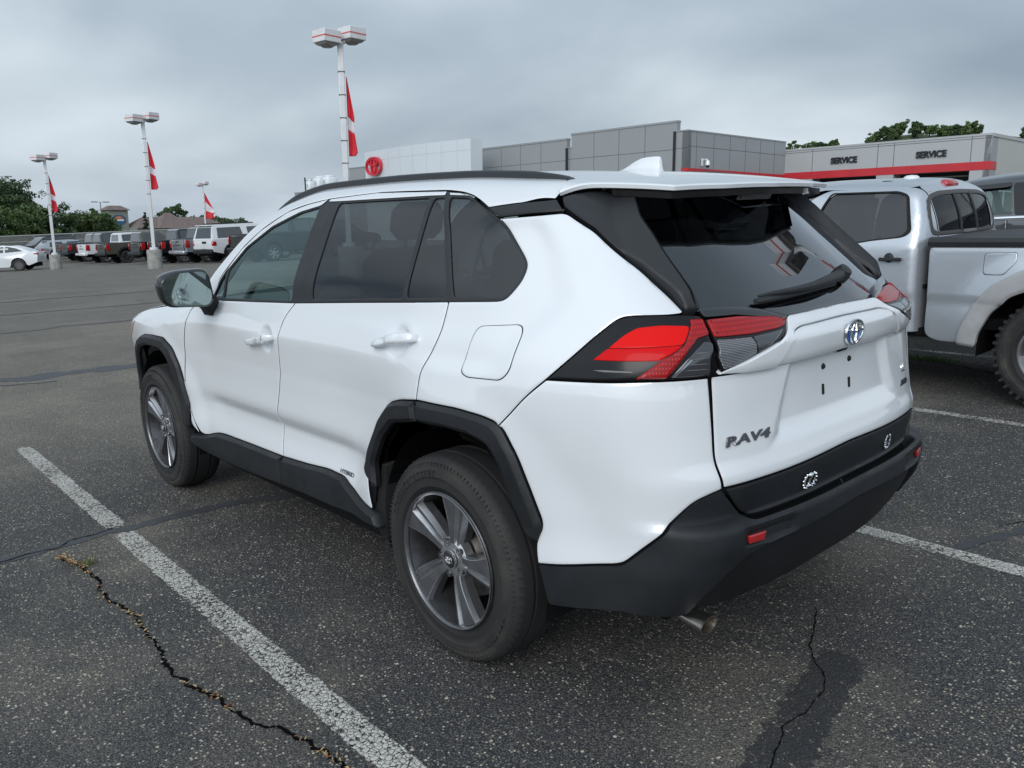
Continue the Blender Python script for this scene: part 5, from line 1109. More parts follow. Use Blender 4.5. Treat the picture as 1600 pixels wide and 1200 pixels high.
def Rc(y, z): return -pw(z, [.3, 1.15, 1.25, 1.5, 1.6], [.875, .875, .885, .965, 1.03])-.10*np.abs(y)**2.2
PC = Body(lambda x, y, z: smax(smax(smax(np.abs(y)-Sp(x, z), -x-Rc(y, z), .085), x-(4.25-.25*y*y), .1), z-Tc(x, y), .07), cx=1.30, cy=.35, lc=.45)
PBd = Body(lambda x, y, z: smax(smax(smax(np.abs(y)-Sp(x, z), -x-1.15, .06), x-.875, .05), z-1.145, .05), cx=-.6, cy=.3, lc=.5)
def cp(n, p, m, **k): return PC.panel(n, p, m, k.pop('parent', truck), sp=k.pop('sp', .035), **k)
def bp_(n, p, m, **k): return PBd.panel(n, p, m, k.pop('parent', truck), sp=k.pop('sp', .035), **k)
dwin = [(1.705-.0, 1.525), (1.20, 1.518), (1.150, 1.49), (1.148, 1.23), (1.175, 1.19), (1.40, 1.152), (1.72, 1.14), (1.79, 1.30), (1.76, 1.42)]
door = [(1.75, 1.56), (1.075, 1.555), (1.030, 1.50), (.985, 1.20), (1.0, .88), (1.02, .47), (2.0, .45), (2.03, 1.12), (1.98, 1.30), (1.90, 1.48)]
cp('rear_door', door, m_silverp, holes=(dwin,), gap=.003, mirror=True, rc=.05)
dwo = [(u+(u-1.45)*.05, v+(v-1.33)*.06) for u, v in dwin]
cp('window_seal', dwo, m_rub, holes=(dwin,), h=.001, sheet=True, gap=0, mirror=True)
cp('side_window', dwin, m_gl_dark, h=-.008, sheet=True, gap=-.003, mirror=True, sp=.06)
fdr = [(2.04, 1.12), (1.99, 1.30), (1.92, 1.49), (2.25, 1.50), (2.75, 1.18), (2.95, 1.12), (2.98, .60), (2.75, .45), (2.01, .45)]
fwn = [(2.07, 1.16), (2.03, 1.30), (1.98, 1.46), (2.23, 1.47), (2.62, 1.20), (2.66, 1.15)]
cp('front_door', fdr, m_silverp, holes=(fwn,), gap=.003, mirror=True, rc=.03); cp('side_window', fwn, m_gl_front, h=-.006, sheet=True, gap=-.003, mirror=True, sp=.06)
uc = PC.uc
br = lambda y, z, *r: PC.back2ring(y, z)+tuple(r)
rwh = [br(.66, 1.185, .05), br(.665, 1.35), br(.61, 1.49, .08), br(.40, 1.520), (uc, 1.528)]
rwo = rwh+[(2*uc-p[0],)+tuple(p[1:]) for p in rwh[:-1][::-1]]+[(uc, 1.185)]
cabc = [(1.025, .47), (1.0, .88), (.982, 1.20), (1.027, 1.50), (1.07, 1.558), (.98, 1.575), (.72, 1.59), (uc, 1.60)]
cabf = cabc+[]+[(2*uc-p[0], p[1]) for p in cabc[:-1][::-1]]+[]
cp('cab_back', cabf, m_silverp, holes=(rwo,), gap=.002, rc=.03)
rwi = [br(y, z, .05) for y, z in ((.625, 1.215), (.63, 1.35), (.575, 1.465), (.39, 1.488), (0, 1.496), (-.39, 1.488), (-.575, 1.465), (-.63, 1.35), (-.625, 1.215), (0, 1.215))]
frm = cp('rear_window_frame', rwo, M('window_frame_grey', (.06, .058, .058), .5), holes=(rwi,), h=.004, gap=0)[0]
cp('rear_window', rwi, m_gl_cab, parent=frm, h=-.004, sheet=True, gap=-.002, sp=.07)
for y0 in (.165, -.165): cp('window_bar', [br(y0-.014, 1.205), br(y0-.014, 1.505), br(y0+.014, 1.505), br(y0+.014, 1.205)], m_matte, parent=frm, h=.006, gap=0, rc=.002, sp=.05)
cp('window_latch', [br(-.13, 1.188), br(-.13, 1.214), br(.13, 1.214), br(.13, 1.188)], M('frame_light', (.16, .16, .16), .5), parent=frm, h=.008, gap=0, rc=.01, sp=.05)
rt = [(1.015, 0), (1.035, .40), (1.06, .54), (1.11, .615), (1.4, .635), (2.2, .60), (2.55, .52), (2.60, 0)]
cp('roof', rt+[(p[0], -p[1]) for p in rt[1:-1][::-1]], m_silverp, chart='top', rc=.04, sp=.04)
rs2 = [(1.075, 1.562), (1.75, 1.567), (2.25, 1.51), (2.78, 1.19), (2.95, 1.13), (2.90, 1.20), (2.45, 1.545), (2.2, 1.605), (1.4, 1.62), (1.06, 1.60)]
cp('roof_side', rs2, m_silverp, mirror=True, rc=.02, gap=.001, h=-.001)
cp('windscreen', [(2.62, 0), (2.57, .50), (3.02, .66), (3.08, 0), (3.02, -.66), (2.57, -.50)], m_gl_front, chart='top', sheet=True, sp=.08)
cp('bonnet', [(3.10, 0), (3.05, .70), (4.05, .68), (4.22, 0), (4.05, -.68), (3.05, -.70)], m_silverp, chart='top', sp=.08)
cp('front_wing', [(2.985, 1.10), (3.0, .60), (2.80, .44), (2.72, .44), (2.80, .70), (3.0, .88), (3.35, .88), (3.6, .70), (3.66, .44), (4.10, .5), (4.10, 1.0)], m_silverp, mirror=True, sp=.07)
m = MB(); m.box(4.05, 4.28, -.80, .80, .45, .70, bev=.05); m.box(4.12, 4.22, -.55, .55, .72, 1.0, bev=.03); m.build('front_bumper', m_matte, truck, 40)
# third brake light and roof puck
b_ = MB(); p = PC.map([(1.035, .09)], 'top')[0]
T = Matrix.Translation((p[0], p[1], p[2]-.020)) @ Matrix.Rotation(math.radians(-38), 4, 'Y'); b_.box(-.035, .03, -.115, .115, -.01, .035, T, bev=.012); b_.build('high_brake_light', M('dull_red', (.42, .03, .035), .3, coat=.5), truck, 50)
b_ = MB(); p = PC.map([(1.32, .10)], 'top')[0]; b_.lathe([(.062, -.01), (.058, .008), (.04, .020), (0, .024)], 20, 'z', Matrix.Translation((p[0], p[1], p[2]))); b_.build('roof_antenna', m_white, truck, 50)
# bed
fuelp = [(.465, 1.07), (.278, 1.078), (.276, 1.01), (.345, .926), (.463, .923), (.48, .94), (.478, 1.055)]
bs = [(.862, 1.125, .06), (.855, .80), (.87, .47), (.78, .42), (.62, .42), (.60, .50), (.53, .68), (.42, .82), (.22, .93), (-.02, .965), (-.25, .93), (-.45, .82), (-.56, .68), (-.63, .50), (-.66, .42), (-1.05, .46), (-1.10, 1.125, .03)]
bps = bp_('bed_side', bs, m_silverp, mirror=True, rc=.05, sp=.03)
bp_('fuel_door_gap', [(.372+(u-.372)*1.05, 1.0+(v-1.0)*1.07) for u, v in fuelp], m_rub, h=.001, sheet=True, rc=.02, parent=bps[0]); bp_('fuel_door', fuelp, m_silverp, h=.003, parent=bps[0], gap=0, depth=.004, rc=.02, bw=.002, bd=.001)
fo_ = [(.625, .42), (.60, .53), (.52, .72), (.40, .86), (.22, .965), (-.02, 1.0), (-.26, .965), (-.47, .84), (-.58, .68), (-.64, .50), (-.66, .42), (-.57, .42), (-.53, .55), (-.45, .68), (-.34, .77), (-.18, .835), (-.02, .85), (.14, .835), (.28, .775), (.40, .65), (.47, .50), (.485, .41)]
bp_('wheel_flare', fo_, m_flare, steps=[(.022, .038), (.004, .024), (.002, -.01)], mirror=True, rc=.03, sp=.022)
for s in (1, -1): m = MB(); m.prism([(s*.845, 1.118), (s*.852, 1.15), (s*.835, 1.178), (s*.77, 1.183), (s*.75, 1.15), (s*.76, 1.118)], -1.14, .865, 'x'); m.build('bed_rail', m_matte, truck, 40)
m = MB(); V = []; Fc = []
for i, x in enumerate(np.linspace(-1.12, .84, 9)):
    for j, y in enumerate(np.linspace(-.77, .77, 9)): V.append((x, y, 1.176+.012*math.cos(y*2)+(.006 if i % 2 else 0)))
for i in range(8):
    for j in range(8): Fc.append((i*9+j, i*9+9+j, i*9+10+j, i*9+j+1))
m.add(V, Fc); m.build('bed_cover', M('tonneau_vinyl', (.045, .046, .05), .7, bump=.001, bs=300), truck, 60)
bp_('tailgate', [(PBd.uc+.62, .55), (PBd.uc+.62, 1.10), (PBd.uc-.62, 1.10), (PBd.uc-.62, .55)], m_silverp, sp=.08)
for s in (1, -1):
    m = MB(); m.box(-1.165, -1.06, min(s*.66, s*.845), max(s*.66, s*.845), .78, 1.10, bev=.02); m.build('tail_lamp', m_red, truck, 40)
m = MB(); m.box(-1.34, -1.15, -.84, .84, .46, .60, bev=.03); m.build('rear_bumper', m_chrome, truck, 40)
m = MB(); m.box(-1.1, 4.0, -.42, .42, .38, .52); m.box(.5, 2.9, -.76, .76, .44, .5); m.box(-1.1, .84, -.74, .74, .52, .60); m.box(.9, 2.9, -.74, .74, .80, .83)
for cxw in (0., 3.2):
    for s in (1, -1):
        pts = [(cxw+.50*math.cos(t), .38+.50*math.sin(t)) for t in np.linspace(-.1, math.pi+.1, 16)]
        for a, b in zip(pts, pts[1:]): m.add([(a[0], s*.45, a[1]), (b[0], s*.45, b[1]), (b[0], s*.82, b[1]), (a[0], s*.82, a[1])], [(0, 1, 2, 3)])
        m.add([(p[0], s*.46, p[1]) for p in pts], [tuple(range(16))])
m.build('underbody', m_in, truck)
m = MB(); p, tt, up, nn = PC.at(1.13, 1.020, 'side'); Fm = frame(p, tt, up, nn); m.box(-.085, .085, -.013, .015, .024, .040, Fm, bev=.006); m.box(-.075, -.045, -.01, .012, 0, .03, Fm); m.box(.045, .075, -.01, .012, 0, .03, Fm); m.lathe([(0, .003), (.034, .003), (.038, 0)], 16, 'z', Fm @ Matrix.Translation((-.02, .012, 0))); m.build('door_handle', m_matte, truck, 40)
m = MB(); cushion(m, 1.05, 1.25, -.62, .62, .8, 1.30)
for y0 in (-.38, .38): cushion(m, 1.07, 1.17, y0-.13, y0+.13, 1.28, 1.46, None, .04)
m.build('rear_seat', m_seat, truck, 50)
for y0 in (-.38, .38): m = MB(); cushion(m, 1.95, 2.08, y0-.22, y0+.22, .8, 1.32); cushion(m, 1.96, 2.05, y0-.12, y0+.12, 1.30, 1.48, None, .04); m.build('front_seat', m_seat, truck, 50)
# chunky all-terrain wheels
def pick_wheel(loc, flip=False):
    e = bpy.data.objects.new('wheel', None); C.objects.link(e); e.parent = truck; e.location = loc; e.rotation_euler = (0, 0, math.pi if flip else 0)
    R, rr, w = .392, .232, .25; hw = w/2
    make_tyre(R, rr+.004, w, tyre_mat_at, e, deep=.012)
    m = MB()
    for k in range(44):    # shoulder lugs
        for s in (1, -1):
            T = Matrix.Rotation(2*math.pi*(k+(.5 if s < 0 else 0))/44, 4, 'Y'); L_ = .030 if k % 2 else .042
            m.box(-.010, .010, s*hw*.70 if s > 0 else -hw*1.0, hw*1.0 if s > 0 else -hw*.62, R-.012, R+.002, T, bev=.003)
            m.box(-.012, .012, s*hw*.93-.006, s*hw*.93+.006*(1 if s > 0 else .5), R-L_, R-.006, T, bev=.003)
    m.build('tread', tyre_mat_at, e, 40)
    m = MB(); m.lathe([(rr, hw*.86), (rr+.004, hw*.92), (rr-.006, hw*.93), (rr-.016, hw*.80), (rr-.022, .0), (rr-.02, -hw*.8)], 48, 'y'); recalc(m.build('rim', m_tl, e, 45))
    m = MB(); m.lathe([(0, -.02), (rr-.02, -.02)], 32, 'y'); m.build('brake_drum', M('drum_rust', (.09, .06, .04), .8, metal=.3, var=.4), e)
    m = MB(); m.lathe([(0, hw*.66), (.035, hw*.66), (.042, hw*.60), (.075, hw*.55), (.078, hw*.3)], 28, 'y')
    for k in range(6):
        T = Matrix.Rotation(2*math.pi*k/6+.35, 4, 'Y')
        m.add([(.06, hw*.56, -.040), (.13, hw*.66, -.034), (rr-.012, hw*.80, -.052), (rr-.012, hw*.80, .052), (.13, hw*.66, .034), (.06, hw*.56, .040), (.06, hw*.2, -.045), (rr-.012, hw*.4, -.06), (rr-.012, hw*.4, .06), (.06, hw*.2, .045)], [(0, 1, 2, 3, 4, 5), (0, 6, 7, 2, 1), (3, 8, 9, 5, 4)], T)
        m.lathe([(0, hw*.60), (.009, hw*.6), (.010, hw*.5)], 8, 'y', Matrix.Translation((.056*math.cos(2*math.pi*k/6), 0, .056*math.sin(2*math.pi*k/6))))
    recalc(m.build('spokes', m_tl, e, 30)); return e
tyre_mat_at = tyre_mat('all_terrain_rubber', .9)
for x in (-.02, 3.2): pick_wheel((x, .765, .395)); pick_wheel((x, -.765, .395), True)
# ================================================================ vehicles at the far side
def ring_slab(m, prof, hw, T=None, inner=None):
    """side outline (x,z) given a half width per height: skin on both sides and around"""
    n = len(prof); V = [(x, hw(x, z), z) for x, z in prof]+[(x, -hw(x, z), z) for x, z in prof]
    return m.add(V, [tuple(range(n)), tuple(range(2*n-1, n-1, -1))]+[(i, (i+1) % n, n+(i+1) % n, n+i) for i in range(n)], T)
def tri(o):
    import bmesh
    b = bmesh.new(); b.from_mesh(o.data); bmesh.ops.triangulate(b, faces=b.faces); bmesh.ops.recalc_face_normals(b, faces=b.faces); b.to_mesh(o.data); b.free(); return o
def arch_pts(cx, cz, r, zb, a0=0, a1=180, k=9): return [(cx+r*math.cos(math.radians(a)), cz+r*math.sin(math.radians(a))) for a in np.linspace(a0, a1, k)]
m_fgl = M('far_glass', (.015, .018, .02), .05, spec=.9, coat=1)
def side_win(poly, hw, parent, mat=None, name='side_window'):
    for s in (1, -1):
        m = MB(); m.add([(x, s*(hw(x, z)+.006), z) for x, z in poly], [tuple(range(len(poly))) if s < 0 else tuple(range(len(poly)-1, -1, -1))]); m.build(name, mat or m_fgl, parent)
def far_pickup(loc, rz, paint, label, tail=None, flare=None, bumper=None, wheelm=None):
    r = empty('pickup_truck', label, 'pickup truck', loc, rz, 'trucks parked in the far row')
    flare = flare or m_clad; wheelm = wheelm or m_tl; bumper = bumper or m_clad
    hw = lambda x, z: float(np.interp(z, [.4, .9, 1.24, 1.9], [.90, .95, .94, .70]))-.04*max(0, x-3.8)
    ra = arch_pts(0, .46, .50, .5); fa_ = arch_pts(3.33, .46, .50, .5)
    prof = [(-1.12, .62), (-1.15, 1.24), (-.4, 1.26), (.95, 1.26), (3.0, 1.28), (3.9, 1.20), (4.22, 1.08), (4.28, .62), (3.85, .5)]+fa_+[(2.8, .48), (.55, .48)]+ra+[(-.55, .6)]
    m = MB(); ring_slab(m, prof, hw); tri(m.build('body', paint, r, 35))
    m = MB(); m.box(-1.08, .88, -.78, .78, 1.235, 1.275); m.build('bed_cover', m_matte, r)
    m = MB(); ring_slab(m, [(.92, 1.24), (1.0, 1.80), (1.15, 1.88), (2.2, 1.88), (2.95, 1.28)], hw); tri(m.build('cab', paint, r, 35))
    side_win([(1.12, 1.33), (1.14, 1.72), (1.24, 1.77), (1.90, 1.77), (1.90, 1.31)], hw, r); side_win([(1.98, 1.31), (1.98, 1.77), (2.15, 1.77), (2.72, 1.33)], hw, r)
    m = MB(); m.add([(.925, -.70, 1.33), (.925, .70, 1.33), (.985, .60, 1.76), (.985, -.60, 1.76)], [(3, 2, 1, 0)]); m.build('rear_window', m_fgl, r)
    m = MB(); m.box(-1.19, -1.14, -.68, .68, .70, 1.22, bev=.02); tg_ = m.build('tailgate', tail or paint, r, 40)
    m = MB(); m.box(-1.205, -1.19, -.10, .10, 1.10, 1.16); m.build('handle', m_matte, tg_); m = MB(); m.box(-1.198, -1.19, -.40, .40, .93, .98); m.build('embossed_band', m_matte, tg_)
    for s in (1, -1):
        m = MB(); m.box(-1.195, -.95, min(s*.905, s*.962), max(s*.905, s*.962), .84, 1.20, bev=.02); m.build('tail_lamp', m_refl, r, 40)
    m = MB(); m.box(-1.34, -1.10, -.93, .93, .52, .70, bev=.05); m.build('rear_bumper', bumper, r, 40)
    for cx_ in (0, 3.33):
        for s in (1, -1):
            m = MB(); P1 = [(cx_+.60*math.cos(a), .46+.58*math.sin(a)) for a in np.linspace(-.05, math.pi+.05, 12)]; P2_ = [(cx_+.47*math.cos(a), .46+.47*math.sin(a)) for a in np.linspace(math.pi+.05, -.05, 12)]
            pr = P1+P2_; n_ = len(pr); m.add([(x, s*.935, z) for x, z in pr]+[(x, s*.99, z) for x, z in pr], [tuple(range(n_)), tuple(range(2*n_-1, n_-1, -1))]+[(i, (i+1) % n_, n_+(i+1) % n_, n_+i) for i in range(n_)]); tri(m.build('wheel_flare', flare, r, 40))
            far_wheel(r, (cx_, s*.80, .40), .40, .25, .235, wheelm, flip=s < 0)
    m = MB(); m.box(-1.0, 4.1, -.72, .72, .42, .62); m.box(-.55, .55, -.80, .80, .5, 1.0); m.box(2.8, 3.9, -.80, .80, .5, 1.0); m.build('underbody', m_in, r); return r
def paintf(name, col, metal=.4): return M('paint_'+name, col, .32, metal=metal, coat=1)
R_ = math.radians(-88)
trucks = [((33.97, -12.9), paintf('jet', (.012, .012, .014)), None, 'black truck partly hidden behind the white crossover windscreen pillar'),
          ((41.2, -12.9), paintf('celestial', (.42, .45, .48), .6), paintf('slate', (.10, .11, .12)), 'silver truck with dark grey tailgate left of the white boxy off-roader'),
          ((44.6, -12.9), paintf('jet', (.012, .012, .014)), None, 'black truck directly right of the second light pole'),
          ((47.8, -12.9), paintf('jet', (.012, .012, .014)), paintf('greenish', (.035, .045, .042)), 'black truck directly left of the second light pole'),
          ((53.9, -12.8), paintf('bronze', (.105, .098, .078)), paintf('greenish', (.035, .045, .042)), 'olive bronze truck with a pale ringed wheel in the far row'),
          ((57.4, -12.6), paintf('ice', (.72, .74, .76), 0), None, 'white truck with a white tailgate in the far row'),
          ((61.5, -12.6), paintf('charcoal', (.04, .042, .048)), paintf('greenish', (.035, .045, .042)), 'charcoal truck left of the white truck in the far row'),
          ((64.6, -12.9), paintf('bronze', (.105, .098, .078)), paintf('greenish', (.035, .045, .042)), 'dark bronze truck nearest the first light pole, leftmost of the far row')]
for (x, y), p, t, l in trucks: far_pickup((x-.95, y-1.2, gz(x)), R_, p, l, t, wheelm=m_matte if 'olive' in l else None, flare=p if 'silver' in l else None, bumper=paintf('celestial', (.42, .45, .48)) if 'silver' in l else (paintf('ice', (.72, .74, .76), 0) if 'white truck with' in l else None))
def far_suv(loc, rz, paint, label, group, H=1.80, L=(-1.05, 3.75), box=True, cat='car', name='parked_suv', wb=2.85, R=.38):
    r = empty(name, label, cat, loc, rz, group); x0, x1 = L; zb = H*.615
    hw = lambda x, z: float(np.interp(z, [.4, .85, zb, H], [.88, .94, .92, .68]))-.05*max(0, x-x1+.5)
    ra = arch_pts(0, .42, R+.08, .5); fa_ = arch_pts(wb, .42, R+.08, .5); k = H/1.8
    prof = [(x0+.05, .55), (x0, .75), (x0+.03, zb), (x1-1.25, zb+.02), (x1-.35, zb-.10), (x1-.05, zb-.28), (x1, .55), (wb+R+.15, .42)]+fa_+[(wb-R-.2, .40), (R+.2, .40)]+ra+[(-R-.15, .45)]
    m = MB(); ring_slab(m, prof, hw); tri(m.build('body', paint, r, 35))
    rx = x0+(.18 if box else .55)
    cabp = [(x0+.02, zb-.01), (rx, H-.10), (rx+.12, H-.02), (x1-2.6, H), (x1-2.05, H-.07), (x1-1.2, zb)]
    m = MB(); ring_slab(m, cabp, hw); tri(m.build('cabin', paint, r, 35))
    for a, b, c_, d in ((rx+.12, .62, rx+.20, .55), (.88, 1.72, .90, 1.70), (1.80, x1-1.42, 1.82, x1-2.15)): side_win([(a, zb+.06), (c_, H-.16), (d, H-.15), (b, zb+.06)], hw, r)
    e_ = .004; m = MB(); xa = x0+.02+(rx-x0-.02)*.15; xb = x0+.02+(rx-x0-.02)*.95; m.add([(xa-e_-.01, -.72, zb+.06), (xa-e_-.01, .72, zb+.06), (xb-e_-.01, .62, H-.15), (xb-e_-.01, -.62, H-.15)], [(3, 2, 1, 0)]); m.build('rear_window', m_fgl, r)
    m = MB(); m.box(rx-.14, rx+.15, -.66, .66, H-.07, H-.02, bev=.02); m.build('spoiler', paint, r, 40)
    for s in (1, -1):
        m = MB(); m.box(x0-.03, x0+.22, min(s*.82, s*.945), max(s*.82, s*.945), zb-.32, zb-.06, bev=.05); m.build('tail_lamp', m_refl, r, 40)
        m = MB(); m.box(rx+.3, x1-2.4, min(s*.62, s*.66), max(s*.62, s*.66), H, H+.05, bev=.01); m.build('roof_rail', m_matte, r, 40)
    m = MB(); m.box(x0-.10, x0+.10, -.86, .86, .45, .68, bev=.05); m.build('rear_bumper', m_clad if box else paint, r, 40)
    m = MB(); m.box(x0-.015, x0+.01, -.30, .05, zb-.18, zb-.08); m.build('handle_bar', m_matte, r); m = MB(); m.box(x0-.012, x0+.01, -.18, .18, zb-.42, zb-.24); m.build('plate', M('plate_white', (.6, .6, .6), .5), r)
    for cx_ in (0, wb):
        for s in (1, -1):
            m = MB(); P1 = [(cx_+(R+.16)*math.cos(a), .42+(R+.15)*math.sin(a)) for a in np.linspace(-.05, math.pi+.05, 12)]; P2_ = [(cx_+(R+.07)*math.cos(a), .42+(R+.07)*math.sin(a)) for a in np.linspace(math.pi+.05, -.05, 12)]; pr = P1+P2_; n_ = len(pr)
            m.add([(x, s*.92, z) for x, z in pr]+[(x, s*.96, z) for x, z in pr], [tuple(range(n_)), tuple(range(2*n_-1, n_-1, -1))]+[(i, (i+1) % n_, n_+(i+1) % n_, n_+i) for i in range(n_)]); tri(m.build('wheel_flare', m_clad if box else paint, r, 40))
            far_wheel(r, (cx_, s*.80, R), R, .24, R*.6, m_tl, flip=s < 0)
    m = MB(); m.box(x0+.1, x1-.2, -.7, .7, .35, .6); m.box(-.5, .5, -.78, .78, .5, .9); m.box(wb-.5, wb+.5, -.78, .78, .5, .9); m.build('underbody', m_in, r); return r
far_suv((37.2, -14.0, gz(37)), math.radians(-83), paintf('ice', (.72, .74, .76), 0), 'white boxy off-roader with black roof rails in the far row', 'trucks parked in the far row', H=1.82)
far_suv((69.9, -14.0, gz(69)), R_, paintf('celestial', (.42, .45, .48), .6), 'silver hatchback half hidden behind the first light pole', 'cars behind the far row', H=1.50, box=False, name='parked_hatchback')
far_suv((76.5, -16.3, gz(76)), math.radians(100), paintf('graphite', (.035, .037, .042)), 'dark suv with a pale roof behind the first light pole', 'cars behind the far row', H=1.78)
for i, (x, y, c_, l) in enumerate(((50.5, -21.5, 'ice', 'white roofed car deep behind the second light pole'), (47.5, -21.8, 'jet', 'black suv deep behind the silver truck'), (44.8, -21.6, 'ice', 'white roofed car deep behind the boxy off-roader'), (53.8, -21.8, 'jet', 'black suv deep behind the olive truck'), (41.5, -21.6, 'graphite', 'graphite suv deep behind the boxy off-roader'))):
    far_suv((x, y, gz(x)), R_, MATS['paint_'+c_], l, 'cars behind the far row', H=1.85)
# white low saloon at the far left, side on
sed = empty('parked_sedan', 'white low sedan with black ten-spoke wheels at the far left', 'car', (51.3, -8.2, gz(51)), math.radians(62))
hws = lambda x, z: float(np.interp(z, [.3, .65, .98, 1.43], [.84, .90, .84, .58]))-.05*max(0, x-3.2)-.05*max(0, -x-.5)
m = MB(); ring_slab(m, [(-.95, .45), (-1.0, .80), (-.95, 1.0), (-.6, 1.04), (2.2, .98), (3.2, .82), (3.6, .65), (3.62, .4), (3.15, .28)]+arch_pts(2.72, .34, .40, 0)+[(2.25, .22), (.48, .22)]+arch_pts(0, .34, .40, 0)+[(-.5, .28)], hws); tri(m.build('body', MATS['paint_ice'], sed, 35))
m = MB(); ring_slab(m, [(-.70, 1.02), (-.25, 1.22), (.25, 1.38), (.75, 1.43), (1.3, 1.38), (1.75, 1.22), (2.25, .98)], hws); tri(m.build('cabin', MATS['paint_ice'], sed, 35))
side_win([(-.28, 1.08), (.05, 1.24), (.45, 1.34), (.62, 1.345), (.62, 1.03)], hws, sed); side_win([(.70, 1.03), (.70, 1.35), (1.25, 1.31), (1.72, 1.13), (1.95, 1.0)], hws, sed)
m = MB(); m.add([(.45, hws(.6, 1.2)+.014, 1.06), (.98, hws(.6, 1.2)+.014, 1.06), (.98, hws(.6, 1.2)+.014, 1.27), (.45, hws(.6, 1.2)+.014, 1.27)], [(3, 2, 1, 0)]); m.build('window_sticker', M('sticker_white', (.75, .75, .75), .6), sed)
for s in (1, -1):
    m = MB(); m.box(-1.02, -.80, min(s*.55, s*.84), max(s*.55, s*.84), .86, .94, bev=.02); m.build('tail_lamp', m_red, sed, 40)
    for cx_ in (0, 2.72): far_wheel(sed, (cx_, s*.78, .335), .335, .22, .24, M('dark_alloy', (.12, .12, .125), .35, metal=.6), flip=s < 0, spokes=10)
m = MB(); m.box(-.8, 3.4, -.6, .6, .2, .5); m.box(-.42, .42, -.76, .76, .3, .7); m.box(2.3, 3.14, -.76, .76, .3, .7); m.build('underbody', m_in, sed)
# dark grey crossover right beside the pickup
gs_ = empty('grey_suv', 'dark grey suv beyond the silver pickup, chrome belt line and window visor', 'car', (-.75, -7.35, 0), 0)
Sg = lambda x, z: np.where(z < 1.22, pw(z, [.3, .6, .9, 1.22], [.85, .90, .90, .86]), pw(z, [1.22, 1.5, 1.66, 1.75], [.86, .72, .60, .5]))
Tg = lambda x, y: pw(x, [-1.0, -.6, .2, 1.2, 1.9, 2.3, 3.1, 3.9], [1.45, 1.62, 1.68, 1.70, 1.66, 1.56, 1.12, .95])-.06*(y/.6)**2
GB = Body(lambda x, y, z: smax(smax(smax(np.abs(y)-Sg(x, z), -x-(.95-.35*np.maximum(0, z-.9)), .2), x-3.85, .2), z-Tg(x, y), .12), cx=.2, cy=.3, lc=.7)
m_gp = car_paint('graphite_paint', (.075, .078, .088), metal=.6, dirt=.2)
def gp_(n, p, mt, **k): return GB.panel(n, p, mt, k.pop('parent', gs_), sp=k.pop('sp', .05), **k)
w1 = [(2.02, 1.27), (2.05, 1.53), (1.50, 1.565), (1.42, 1.28)]; w2 = [(1.26, 1.285), (1.34, 1.57), (.55, 1.57), (.30, 1.30)]; w3 = [(2.10, 1.27), (2.12, 1.52), (2.38, 1.45), (2.85, 1.22)]
gp_('front_door', [(1.46, 1.25), (1.42, .38), (2.75, .38), (2.95, .7), (2.98, 1.18)], m_gp, mirror=True); gp_('rear_door', [(1.455, 1.25), (1.41, .38), (.60, .38), (.45, .7), (.35, 1.27)], m_gp, mirror=True)
gp_('quarter_panel', [(.34, 1.27), (.44, .7), (.42, .6), (.3, .78), (0, .84), (-.3, .78), (-.45, .5), (GB.uc, .45), (GB.uc, 1.25)], m_gp, mirror=True)
gp_('greenhouse', [(3.0, 1.19), (GB.uc, 1.26), (GB.uc, 1.50), (-.3, 1.60), (.9, 1.625), (2.0, 1.60), (2.45, 1.52)], m_gp, holes=(w1, w2, w3), mirror=True, gap=.001)
for w in (w1, w3): gp_('side_window', w, m_gl_front, h=-.006, sheet=True, gap=-.004, mirror=True)
gp_('side_window', w2, m_gl_dark, h=-.006, sheet=True, gap=-.004, mirror=True)
gp_('pillar_trim', [(1.40, 1.265), (1.48, 1.575), (1.36, 1.58), (1.28, 1.27)], m_matte, h=.003, mirror=True); gp_('belt_trim', [(2.98, 1.205), (2.0, 1.245), (1.36, 1.262), (.3, 1.275), (.3, 1.250), (1.36, 1.238), (2.0, 1.222), (2.98, 1.185)], m_chrome, h=.006, mirror=True, rc=.005, sp=.03)
gp_('window_visor', [(2.06, 1.548), (1.49, 1.578), (1.49, 1.535), (1.55, 1.525), (2.03, 1.505)], m_gloss, h=.014, mirror=True, rc=.02)
rg_ = [(-.55, 0), (-.5, .5), (.2, .60), (1.9, .60), (2.25, .52), (2.32, 0)]; gp_('roof', rg_+[(p[0], -p[1]) for p in rg_[1:-1][::-1]], m_gp, chart='top')
for s in (1, -1):
    m = MB(); p, tt, up, nn = GB.at(1.62, 1.12); 
    m.box(-.10, .10, -.018, .018, .02, .045, frame((p.x, s*p.y, p.z), (tt.x, s*tt.y, tt.z), up, (nn.x, s*nn.y, nn.z)), bev=.01); m.build('door_handle', m_chrome, gs_, 50)
    for cx_ in (0, 2.8): far_wheel(gs_, (cx_, s*.78, .36), .36, .23, .23, m_tl, flip=s < 0)
m = MB(); m.box(-.8, 3.6, -.7, .7, .3, .6); m.box(.45, 2.4, -.8, .8, .36, .5); m.box(2.3, 3.7, -.7, .7, .5, 1.0); m.box(-.4, .4, -.75, .75, .4, .8); m.build('underbody', m_in, gs_)
m = MB(); cushion(m, 1.35, 1.5, -.6, .6, .9, 1.4); m.build('front_seat', m_seat, gs_, 50)
hd_ = [(3.02, 0), (2.98, .66), (3.75, .55), (3.80, 0)]; gp_('bonnet', hd_+[(p[0], -p[1]) for p in hd_[1:-1][::-1]], m_gp, chart='top', sp=.1)
